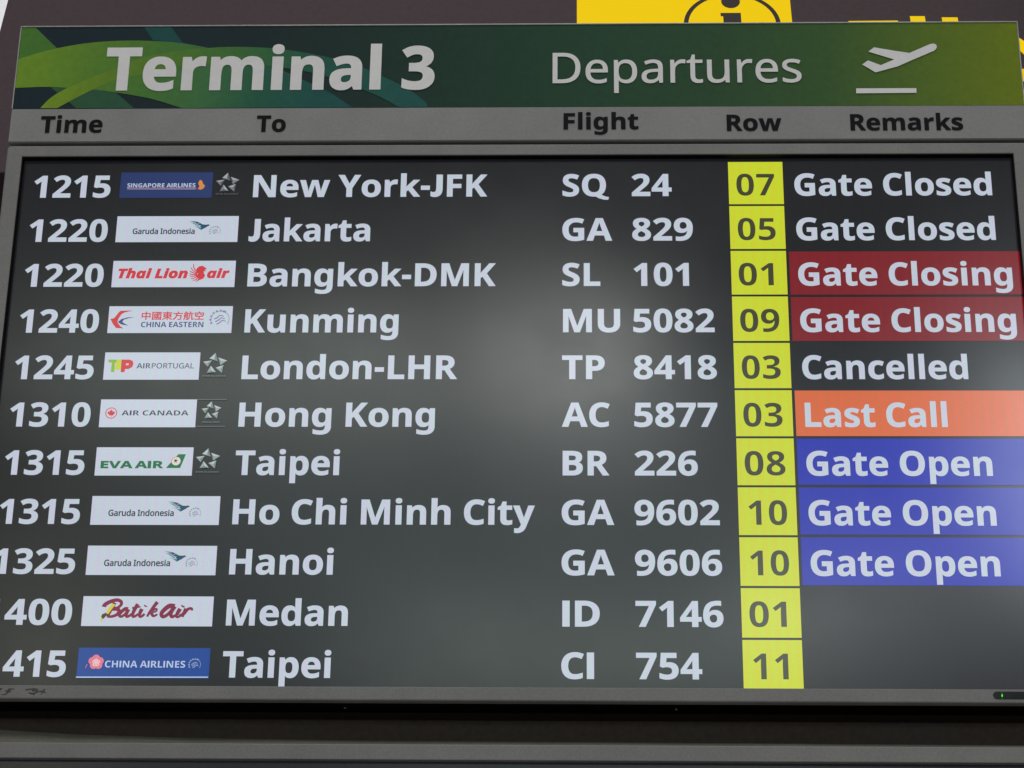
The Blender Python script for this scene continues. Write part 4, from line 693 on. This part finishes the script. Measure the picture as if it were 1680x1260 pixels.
SWOOSH = [('swoosh_mark', 'sw_tl', [[(-0.01664, 0.17915), (0.00172, 0.17905), (0.03211, 0.14778), (-0.01537, 0.1323)]]),
 ('swoosh_mark', 'sw_teal', [[(0.14007, 0.17825), (0.17501, 0.17805), (0.19199, 0.15356), (0.15317, 0.15872)]]),
 ('swoosh_mark', 'sw_low', [[(0.029, 0.09183), (0.08274, 0.08915), (0.11109, 0.08435), (0.13669, 0.06138), (0.06377, 0.0617)]]),
 ('swoosh_mark', 'sw_a',
  [[(-0.01585, 0.13211), (-0.01144, 0.13381), (-0.00512, 0.13626), (0.00197, 0.13892), (0.00865, 0.14127), (0.01454, 0.14316), (0.02027, 0.14488),
    (0.02626, 0.14652), (0.03291, 0.14816), (0.04047, 0.14988), (0.04868, 0.15162), (0.05716, 0.15325), (0.06554, 0.15463), (0.07383, 0.15573),
    (0.08219, 0.15661), (0.09046, 0.15732), (0.09848, 0.15788), (0.10619, 0.15829), (0.11368, 0.15854), (0.12102, 0.15866), (0.12829, 0.15866),
    (0.13535, 0.15856), (0.14221, 0.15835), (0.14918, 0.15802), (0.15657, 0.15756), (0.16451, 0.15704), (0.17281, 0.15643), (0.18134, 0.15563),
    (0.18993, 0.15452), (0.19944, 0.1528), (0.20964, 0.15063), (0.2188, 0.14855), (0.22518, 0.14712), (0.31465, 0.11706), (0.31852, 0.11501),
    (0.324, 0.11211), (0.33059, 0.10864), (0.33778, 0.10488), (0.34614, 0.10061), (0.35571, 0.09578), (0.36517, 0.09092), (0.37319, 0.08659),
    (0.37923, 0.08302), (0.38405, 0.07988), (0.38831, 0.07689), (0.39269, 0.07376), (0.39766, 0.07011), (0.40277, 0.06619), (0.40728, 0.06267),
    (0.41042, 0.06022), (0.19641, 0.06112), (0.19018, 0.06338), (0.18119, 0.06666), (0.17142, 0.07012), (0.16284, 0.07295), (0.15605, 0.07489),
    (0.14998, 0.07639), (0.14408, 0.07768), (0.13778, 0.07901), (0.13089, 0.08043), (0.12371, 0.08182), (0.11648, 0.08314), (0.10944, 0.08436),
    (0.10278, 0.08546), (0.09633, 0.08646), (0.08978, 0.08737), (0.08282, 0.08821), (0.07525, 0.08897), (0.06727, 0.08965), (0.0592, 0.09025),
    (0.05133, 0.09079), (0.04394, 0.0913), (0.03679, 0.09176), (0.02946, 0.0921), (0.02154, 0.09224), (0.0119, 0.09207), (0.00111, 0.09167),
    (-0.00875, 0.09122), (-0.01559, 0.09092)]]),
 ('swoosh_mark', 'sw_b',
  [[(0.01864, 0.0619), (0.02075, 0.06472), (0.02374, 0.06877), (0.02732, 0.07324), (0.03117, 0.07727), (0.03516, 0.08064), (0.03946, 0.08379),
    (0.04426, 0.08692), (0.04973, 0.09024), (0.05612, 0.09388), (0.06328, 0.09772), (0.07075, 0.10152), (0.07809, 0.10508), (0.08546, 0.10833),
    (0.09302, 0.1114), (0.10027, 0.11432), (0.10677, 0.11715), (0.11227, 0.11993), (0.11706, 0.12263), (0.12146, 0.12515), (0.12577, 0.12741),
    (0.12979, 0.12933), (0.13344, 0.13097), (0.13727, 0.13246), (0.14179, 0.13394), (0.1473, 0.13542), (0.15346, 0.13683), (0.15988, 0.13818),
    (0.16618, 0.13948), (0.17204, 0.14073), (0.17774, 0.14192), (0.18378, 0.14305), (0.19066, 0.14409), (0.19909, 0.14506), (0.20861, 0.14596),
    (0.21797, 0.14675), (0.2259, 0.14739), (0.23177, 0.14784), (0.23635, 0.14814), (0.24049, 0.14834), (0.24502, 0.14849), (0.25, 0.14861),
    (0.25504, 0.14868), (0.2603, 0.14867), (0.26594, 0.14858), (0.2722, 0.1484), (0.27894, 0.14814), (0.28572, 0.14781), (0.29216, 0.14743),
    (0.29793, 0.14704), (0.30331, 0.14662), (0.30881, 0.14608), (0.31491, 0.14531), (0.32175, 0.14431), (0.32906, 0.14311), (0.33675, 0.14173),
    (0.34475, 0.14016), (0.35316, 0.13843), (0.36197, 0.13652), (0.37096, 0.13439), (0.37986, 0.13201), (0.38885, 0.12929), (0.39798, 0.12627),
    (0.40684, 0.1231), (0.41501, 0.11992), (0.42223, 0.11676), (0.42877, 0.11354), (0.43503, 0.11027), (0.44142, 0.10694), (0.44821, 0.10348),
    (0.45514, 0.09991), (0.46179, 0.09638), (0.46775, 0.09302), (0.47279, 0.08998), (0.47716, 0.08715), (0.48121, 0.08429), (0.4853, 0.08117),
    (0.48985, 0.0775), (0.49456, 0.07348), (0.49869, 0.06962), (0.5015, 0.06644), (0.50243, 0.06406), (0.502, 0.06221), (0.50107, 0.06082),
    (0.50048, 0.05982), (0.46876, 0.05996), (0.46515, 0.06239), (0.46, 0.06588), (0.45397, 0.06979), (0.44773, 0.07352), (0.44113, 0.07703),
    (0.43394, 0.0806), (0.42663, 0.0841), (0.4197, 0.08736), (0.41327, 0.09037), (0.40708, 0.09319), (0.40106, 0.09583), (0.39512, 0.09829),
    (0.38938, 0.10052), (0.38383, 0.10253), (0.37822, 0.10443), (0.37232, 0.10629), (0.36611, 0.10815), (0.35972, 0.10996), (0.35305, 0.11169),
    (0.34603, 0.11334), (0.33856, 0.11489), (0.33072, 0.11635), (0.32266, 0.11773), (0.31454, 0.11904), (0.30631, 0.12032), (0.29792, 0.12156),
    (0.28953, 0.12267), (0.28131, 0.12358), (0.27414, 0.12439), (0.26766, 0.1251), (0.26015, 0.12549), (0.24993, 0.12533), (0.2353, 0.12452),
    (0.21759, 0.1232), (0.1996, 0.1215), (0.18412, 0.11958), (0.17211, 0.11731), (0.162, 0.11467), (0.15284, 0.11195), (0.14366, 0.10945),
    (0.13425, 0.10741), (0.12511, 0.10561), (0.11635, 0.10366), (0.10807, 0.10118), (0.10024, 0.09785), (0.09283, 0.09395), (0.08594, 0.08996),
    (0.07969, 0.08636), (0.07437, 0.08338), (0.06985, 0.08073), (0.06555, 0.07812), (0.06093, 0.07527), (0.05536, 0.07176), (0.04928, 0.06785),
    (0.0438, 0.06428), (0.03998, 0.06181)]])]
HEADER_PRINT = [('text', 'sign_lettering', 'sign_white', 'B', 'Terminal 3', 0.09751, 0.50927, 0.0873, 0.0596, 0.02),
 ('text', 'sign_lettering', 'sign_white', 'R', 'Departures', 0.65798, 0.96635, 0.09443, 0.04269, 0.008),
 ('poly', 'plane_symbol', 'sign_white',
  [[(1.05095, 0.13717), (1.05816, 0.14332), (1.08221, 0.1385), (1.10185, 0.13502), (1.11477, 0.14132), (1.12645, 0.14689), (1.12894, 0.14791),
    (1.1314, 0.14827), (1.13381, 0.14797), (1.13536, 0.14684), (1.13621, 0.14496), (1.13616, 0.1429), (1.13478, 0.14028), (1.13237, 0.13795),
    (1.10574, 0.12547), (1.08579, 0.11579), (1.05831, 0.10756), (1.04233, 0.1188), (1.0499, 0.12464), (1.06531, 0.11775), (1.08231, 0.12578)]]),
 ('poly', 'runway_bar', 'sign_white', [[(1.03323, 0.08499), (1.10736, 0.08491), (1.10714, 0.07837), (1.03289, 0.07798)]]),
 ('text', 'column_lettering', 'black_vinyl', 'B', 'Time', 0.02186, 0.0988, 0.0271, 0.02278, 0.015),
 ('text', 'column_lettering', 'black_vinyl', 'B', 'To', 0.29159, 0.32719, 0.02739, 0.02229, 0.015),
 ('text', 'column_lettering', 'black_vinyl', 'B', 'Flight', 0.67177, 0.76333, 0.02917, 0.0222, 0.015),
 ('text', 'column_lettering', 'black_vinyl', 'B', 'Row', 0.87258, 0.93905, 0.02629, 0.02213, 0.015),
 ('text', 'column_lettering', 'black_vinyl', 'B', 'Remarks', 1.02409, 1.16093, 0.02639, 0.02209, 0.015)]

# ================================================================ setting
def structure(name, me, mat):
    o = link(name, me, mat, None); o['kind'] = 'structure'; return o
structure('wall', box(-6, 7, 2.6, 2.75, 0, 8), 'wall')
structure('void_backdrop', box(-.9, 2.6, .575, .8, 1.2, 4.05, .004), 'void')  # black box added to stand in for the dark void below the sign

# ================================================================ information sign hanging behind the header
SB = (.70, .45, 3.935)
sign = thing('information_sign', 'dark maroon overhead sign with backlit yellow pictogram tile behind the green header', 'sign', SB, board=False)
def vfill(loops, y, b=SB):
    """flat shape on the vertical sign: loops are (x, z)"""
    me = fill(loops, 0)
    for v in me.vertices: v.co = Vector((v.co.x - b[0], y - b[1], v.co.y - b[2]))
    return me
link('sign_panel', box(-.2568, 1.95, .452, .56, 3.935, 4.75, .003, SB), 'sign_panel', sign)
tile = link('pictogram_tile', vfill([[(.6885, 4.16), (1.0375, 4.16), (1.0375, 4.50), (.6885, 4.50)]], .4508), 'sign_yellow', sign)
cx, cz, rr = .9405, 4.2705, .0785
ring = [[(cx + r * math.cos(a * math.pi / 24), cz + r * math.sin(a * math.pi / 24)) for a in range(48)] for r in (rr, rr - .0075)]
link('ring_symbol', vfill(ring, .4502), 'sign_dark', tile)
dot = [(.9402 + .0155 * math.cos(a * math.pi / 12), 4.3270 + .0170 * math.sin(a * math.pi / 12)) for a in range(24)]
stem = [(.9225, 4.2985), (.9555, 4.2985), (.9555, 4.226), (.963, 4.226), (.963, 4.218), (.918, 4.218), (.918, 4.226), (.9265, 4.226), (.9265, 4.290), (.9225, 4.290)]
link('letter_symbol', vfill([dot, stem], .4502), 'sign_dark', tile)
for lp in ([(1.1286, 4.2772), (1.2085, 4.2778), (1.2085, 4.262), (1.176, 4.262), (1.176, 4.17), (1.160, 4.17), (1.160, 4.262), (1.1286, 4.262)],
           [(1.2288, 4.2885), (1.2528, 4.2883), (1.2528, 4.17), (1.2288, 4.17)],
           [(1.2798, 4.2852), (1.3054, 4.2849), (1.3054, 4.17), (1.2798, 4.17)],
           [(1.385, 4.243), (1.3985, 4.2335), (1.425, 4.203), (1.452, 4.180), (1.452, 4.158), (1.43, 4.163), (1.405, 4.185), (1.385, 4.222)],
           [(1.385, 4.160), (1.3975, 4.160), (1.43, 4.178), (1.43, 4.155), (1.408, 4.138), (1.385, 4.128)],
           [(1.378, 4.112), (1.42, 4.112), (1.42, 4.085), (1.378, 4.085)]):
    link('sign_letter', vfill([lp], .4506), 'sign_yellow', sign)

# ================================================================ green header sign
HB = (HX, .0139, 0)
header = thing('header_sign', 'long green header sign reading Terminal 3 Departures above a grey strip of column headings', 'sign', HB)
ZF = .010
link('housing', box(-.0172, 1.2390, .0143, .1795, -.050, ZF - .0006, .0012, HB), 'strip', header)
gp = link('graphic_panel', box(-.0158, 1.2376, .0612, .1787, ZF - .0012, ZF, 0, HB), 'graphic', header)
link('edge_trim', box(-.0172, 1.2390, .1787, .1803, -.045, ZF + .0012, .0003, HB), 'edge_trim', header)
for x0, x1 in ((-.0174, -.0158), (1.2376, 1.2392)):
    link('edge_trim', box(x0, x1, .0612, .1786, -.045, ZF + .0010, .0003, HB), 'edge_trim', header)
link('column_heading_strip', box(-.0168, 1.2386, .0150, .0606, ZF - .001, ZF + .0004, .0003, HB), 'strip', header)
def clip(loop):
    """keep a print shape inside the panel"""
    return [(min(max(x, -.0157), 1.2375), min(max(y, .0613), .1786)) for x, y in loop]
for i, (n, m, lp) in enumerate(SWOOSH):
    link(n, fill([clip(l) for l in lp], ZF + .00012 * (i + 1), 0, HB), m, gp)
for it in HEADER_PRINT:
    draw(it, gp if it[1] != 'column_lettering' else header, ZF + .0012, HB)

# ================================================================ flight display
def rrect(x0, x1, y0, y1, r, n=5):
    o = []
    for cx_, cy_, a0 in ((x1 - r, y1 - r, 0), (x0 + r, y1 - r, 90), (x0 + r, y0 + r, 180), (x1 - r, y0 + r, 270)):
        for i in range(n + 1):
            a_ = math.radians(a0 + 90 * i / n); o.append((cx_ + r * math.cos(a_), cy_ + r * math.sin(a_)))
    return o

def bezel(x0, x1, y0, y1, u0, u1, v0, v1, zf, base, name, parent, depth=.004):
    """one frame with rounded edges, swept round the opening"""
    b = .0016; rings = []
    for g, z in ((0, -depth), (0, zf - b), (b * .3, zf - b * .3), (b, zf)):
        rings.append([(p, z) for p in rrect(x0 + g, x1 - g, y0 + g, y1 - g, .0045 - g)])
    for g, z in ((.0008, zf), (.0002, zf - .0003), (0, zf - .0008), (0, -depth)):
        rings.append([(p, z) for p in rrect(u0 - g, u1 + g, v0 - g, v1 + g, .0009)])
    bm = bmesh.new()
    V = [[bm.verts.new((p[0] - base[0], p[1] - base[1], z - base[2])) for p, z in r_] for r_ in rings]
    n = len(V[0])
    for i in range(len(V)):
        A, B = V[i], V[(i + 1) % len(V)]
        for k in range(n): bm.faces.new((A[k], A[(k + 1) % n], B[(k + 1) % n], B[k]))
    bmesh.ops.recalc_face_normals(bm, faces=bm.faces[:])
    me = bpy.data.meshes.new('frame'); bm.to_mesh(me); bm.free()
    return link(name, me, 'bezel', parent)

DB = (.611, -.6877, 0)
disp = thing('flight_display', 'large grey framed flight departures screen with eleven lit rows of flights', 'display screen', DB, 'flight screens stacked in the rack')
U0, U1, V0, V1 = .0022, 1.2200, -.6722, -.0054
bezel(-.0170, 1.2392, -.6877, .0093, U0, U1, V0, V1, ZF, DB, 'frame', disp)
link('back_housing', box(-.0155, 1.2377, -.6862, .0078, -.056, -.0042, .001, DB), 'black', disp)
scr = link('screen_panel', fill([[(U0 - .0005, V0 - .0005), (U1 + .0005, V0 - .0005), (U1 + .0005, V1 + .0005), (U0 - .0005, V1 + .0005)]], 0, 0, DB), 'screen', disp)
# black gasket round the inside of the frame
for a in ((U0, U1, V1 - .0012, V1 - .0001), (U0, U0 + .0012, V0, V1 - .0012), (U1 - .0012, U1, V0, V1 - .0012)):
    link('gasket', box(a[0], a[1], a[2], a[3], -.001, .0085, 0, DB), 'black', disp)

PITCH = .06033
ROWS = [
 ('1215', 'singapore', 'New York-JFK', .5777, 'SQ', .7271, '24', .8032, '07', 'Gate Closed', 1.1920, None),
 ('1220', 'garuda', 'Jakarta', .4362, 'GA', .7302, '829', .8279, '05', 'Gate Closed', 1.1920, None),
 ('1220', 'thai', 'Bangkok-DMK', .5897, 'SL', .7156, '101', .8220, '01', 'Gate Closing', 1.2078, 'red_tile'),
 ('1240', 'eastern', 'Kunming', .4744, 'MU', .7390, '5082', .8511, '09', 'Gate Closing', 1.2078, 'red_tile'),
 ('1245', 'portugal', 'London-LHR', .5459, 'TP', .7204, '8418', .8524, '03', 'Cancelled', 1.1466, None),
 ('1310', 'canada', 'Hong Kong', .5209, 'AC', .7259, '5877', .8518, '03', 'Last Call', 1.1187, 'orange_tile'),
 ('1315', 'eva', 'Taipei', .4113, 'BR', .7250, '226', .8274, '08', 'Gate Open', 1.1665, 'blue_tile'),
 ('1315', 'garuda', 'Ho Chi Minh City', .6389, 'GA', .7302, '9602', .8512, '10', 'Gate Open', 1.1665, 'blue_tile'),
 ('1325', 'garuda', 'Hanoi', .4091, 'GA', .7302, '9606', .8524, '10', 'Gate Open', 1.1665, 'blue_tile'),
 ('1400', 'batik', 'Medan', .4282, 'ID', .7132, '7146', .8524, '01', '', 0, None),
 ('1415', 'chinaair', 'Taipei', .4113, 'CI', .7066, '754', .8272, '11', '', 0, None)]
TILE = {'garuda': 'tile_white', 'thai': 'tile_white', 'eastern': 'tile_white', 'portugal': 'tile_white', 'canada': 'tile_white',
        'eva': 'tile_white', 'batik': 'tile_white', 'singapore': 'singapore_blue', 'chinaair': 'china_blue'}
LOOK = {'garuda': 'white airline logo tile with teal bird', 'thai': 'white airline logo tile with red lion head', 'eastern': 'white airline logo tile with red and blue swallow',
        'portugal': 'white airline logo tile with green and red letters', 'canada': 'white airline logo tile with red leaf in a ring', 'eva': 'white airline logo tile with green tail fin',
        'batik': 'white airline logo tile with maroon script', 'singapore': 'dark blue airline logo tile with orange bird', 'chinaair': 'blue airline logo tile with pink blossom'}
CAP = .0297
Z1, Z2 = .0003, .0005

def txt(name, s, L, R, b, mat, parent, z, label, off=.012, cap=CAP):
    loops, kx = text_loops('B', s, L, R, b, cap)
    if 'Q' in s:                                   # the tail of the Q sweeps out to the right
        qx = min(p[0] for c in layout('B', 'S') for p in c)
        q0 = L + (contours('B', 'S')[0] - qx) * kx; w = kx
        loops = text_loops('B', s, L, R - .004, b, cap)[0]
        tail = [(R - .0165, b - .0005), (R - .0095, b + .0018), (R - .004, b - .0008), (R, b - .0015), (R - .001, b - .0052), (R - .0065, b - .0050), (R - .0125, b - .0030)]
        o = link(name, fill(loops, z, off * cap, DB, True), mat, parent, label)
        link('letter_tail', fill([tail], z + .0001, 0, DB), mat, o)
        return o
    return link(name, fill(loops, z, off * cap, DB, True), mat, parent, label)

TR = {'1215': .1133, '1220': .1146, '1240': .1140, '1245': .1130, '1310': .1141, '1315': .1124, '1325': .1121, '1400': .1136, '1415': .1122}
RWL = {'07': (.8824, .9290), '05': (.8824, .9283), '01': (.8818, .9238), '09': (.8818, .9286), '03': (.8820, .9279), '08': (.8818, .9290), '10': (.8844, .9289), '11': (.8842, .9236)}
used = {}
for i, (tm, lg, dest, dr, code, cr_, num, nr, row, stat, sr, stile) in enumerate(ROWS):
    b = -.0575 - .0602 * i - (.0003 if i > 2 else 0)
    txt('time_text', tm, (.0132 if tm == '1400' else .0178) if tm in ('1325', '1400') else .0188, TR[tm], b, 'white', scr, Z1, 'white departure time %s' % tm)
    # logo tile
    t0, t1 = -.0233 - .0603 * i, -.0233 - .0603 * i - .0351
    xr = .2748 if lg in ('garuda', 'thai', 'eastern', 'batik', 'chinaair') else .2395
    tl = link('logo_tile', fill([[(.1255, t1), (xr, t1), (xr, t0), (.1255, t0)]], Z1, 0, DB), TILE[lg], scr, LOOK[lg])
    dv = {'garuda': (7 - i) * PITCH}.get(lg, 0)
    for k, it in enumerate(LOGOS[lg]):
        draw(it, tl, Z2 + .00006 * k, DB, dv)
    txt('destination_text', dest, .2906 if dest[0] not in 'JT' else (.2886 if dest[0] == 'J' else .2899), dr, b, 'white', scr, Z1, 'white destination name %s' % dest)
    txt('flight_code_text', code, .6706 + (.0010 if code[0] in 'BMI' else 0), cr_, b, 'white', scr, Z1, 'white flight code %s' % code)
    txt('flight_number_text', num, {'1': .7565}.get(num[0], .7552 if num[0] in '258' else .7542), nr, b, 'white', scr, Z1, 'white flight number %s' % num)
    y0 = -.0114 - .06032 * i
    bot = max(y0 - .0577, V0 + .0004)
    rt = link('row_tile', fill([[(.8731, bot), (.9396, bot), (.9396, y0), (.8731, y0)]], Z1, 0, DB), 'yellow', scr, 'yellow tile with check-in row %s' % row)
    txt('row_number_text', row, RWL[row][0], RWL[row][1], b, 'digits', rt, Z2, None, -.006)
    par = scr; z = Z1
    if stile:
        s0 = -.0128 - .06012 * i
        par = link('status_tile', fill([[(.9430, s0 - .0570), (U1 - .0013, s0 - .0570), (U1 - .0013, s0), (.9430, s0)]], Z1, 0, DB), stile, scr,
                   {'red_tile': 'dark red', 'orange_tile': 'orange', 'blue_tile': 'blue'}[stile] + ' status tile reading %s' % stat); z = Z2
    if stat:
        txt('status_text', stat, .9535 + (.0008 if stat[0] == 'L' else 0), sr, b, 'white', par, z, 'white status words %s' % stat)

# status window with its lamp in the lower rail, and faded marker on the other end of the rail
lx0, lx1, ly0, ly1 = 1.1462, 1.206, -.6834, -.6750
r = (ly1 - ly0) / 2; cy = (ly0 + ly1) / 2
cap_ = [(lx0 + r + r * math.cos(math.radians(a)), cy + r * math.sin(math.radians(a))) for a in range(90, 271, 15)] + [(lx1 - r + r * math.cos(math.radians(a)), cy + r * math.sin(math.radians(a))) for a in range(-90, 91, 15)]
me = fill([cap_], ZF + .0002, 0, DB)
bm = bmesh.new(); bm.from_mesh(me)
ex = bmesh.ops.extrude_face_region(bm, geom=bm.faces[:])
bmesh.ops.translate(bm, verts=[v for v in ex['geom'] if isinstance(v, bmesh.types.BMVert)], vec=(0, 0, .0006)); bm.to_mesh(me); bm.free()
win = link('status_window', me, 'clear_dark', disp)
link('lamp', box(1.1553, 1.1563, -.6808, -.6782, ZF + .0009, ZF + .0012, .0001, DB), 'led', win)
link('lamp_glow', box(1.1549, 1.1567, -.6833, -.6751, ZF + .00085, ZF + .001, .0001, DB), 'led_dim', win)
for pts in ([(.036, -.6768), (.046, -.6764)], [(.044, -.6765), (.0405, -.6822)], [(.052, -.6772), (.059, -.6768)], [(.0545, -.6778), (.0500, -.6826), (.0455, -.6830)], [(.0495, -.6790), (.0560, -.6800)],
            [(.072, -.6776), (.081, -.6764), (.0865, -.6772)], [(.079, -.6780), (.0865, -.6795), (.0785, -.6822)], [(.076, -.6810), (.083, -.6830)], [(.0875, -.6790), (.0955, -.6808)], [(.0935, -.6765), (.0900, -.6830)]):
    q = pts if len(pts) > 2 else [pts[0], ((pts[0][0] + pts[1][0]) / 2, (pts[0][1] + pts[1][1]) / 2 + .0003), pts[1]]
    link('marker_stroke', fill(stroke_pts(q, .0019), ZF + .0002, 0, DB), 'smudge', disp)
link('screw', box(.425, .4275, -.6875, -.6858, -.032, -.030, .0003, DB), 'edge_trim', disp)
link('screw', box(.798, .8005, -.6875, -.6858, -.032, -.030, .0003, DB), 'edge_trim', disp)

# ================================================================ second display below
LB = (.611, -1.44, 0)
low = thing('flight_display', 'lower grey framed screen with only its top rail showing under the dark gap', 'display screen', LB, 'flight screens stacked in the rack')
bezel(-.0170, 1.2392, -1.44, -.7363, U0 - .04, U1 + .02, -1.42, -.7540, ZF, LB, 'frame', low)
link('back_housing', box(-.0155, 1.2377, -1.43, -.7380, -.050, -.0042, .001, LB), 'black', low)
link('screen_panel', fill([[(-.038, -1.42), (1.2395, -1.42), (1.2395, -.7541), (-.038, -.7541)]], 0, 0, LB), 'screen', low)

# ================================================================ rack that carries both displays
RB = (.611, -1.5, -.055)
rack = thing('mounting_rack', 'dark steel rack showing in the gap between the two stacked screens', 'rack', RB)
link('back_plate', box(-.03, 1.252, -1.46, .170, -.075, -.058, .001, RB), 'dark_steel', rack)
link('cross_member', box(-.016, 1.238, -.7360, -.700, -.055, -.030, .002, RB), 'dark_steel', rack)
me = bpy.data.meshes.new('ledge'); 
bm = bmesh.new()
prof = [(-.020, -.7362), (-.0295, -.7362), (-.0295, -.716), (-.020, -.7255)]
def ledge_col(x, top): return [bm.verts.new((x - RB[0], y - RB[1], z - RB[2])) for y, z in ((-.7362, .006), (-.7362, -.030), (top, -.030), (top, -.028), (-.7362 + .25 * (top + .7362), .000))]
cols_ = [ledge_col(x, t) for x, t in ((-.016, -.7120), (.05, -.7150), (.12, -.7190), (.25, -.7225), (.45, -.7245), (1.238, -.7262))]
for a, b_ in zip(cols_, cols_[1:]):
    for k in range(5): bm.faces.new((a[k], a[(k + 1) % 5], b_[(k + 1) % 5], b_[k]))
bm.faces.new(cols_[0][::-1]); bm.faces.new(cols_[-1])
bmesh.ops.recalc_face_normals(bm, faces=bm.faces[:]); bm.to_mesh(me); bm.free()
link('ledge', me, 'grey_ledge', rack, 'grey painted ledge on top of the lower screen')
link('side_bracket', box(1.2400, 1.262, -.010, .066, -.060, .004, .001, RB), 'bezel', rack)

for o in bpy.data.objects:
    if '_b' in o: del o['_b']
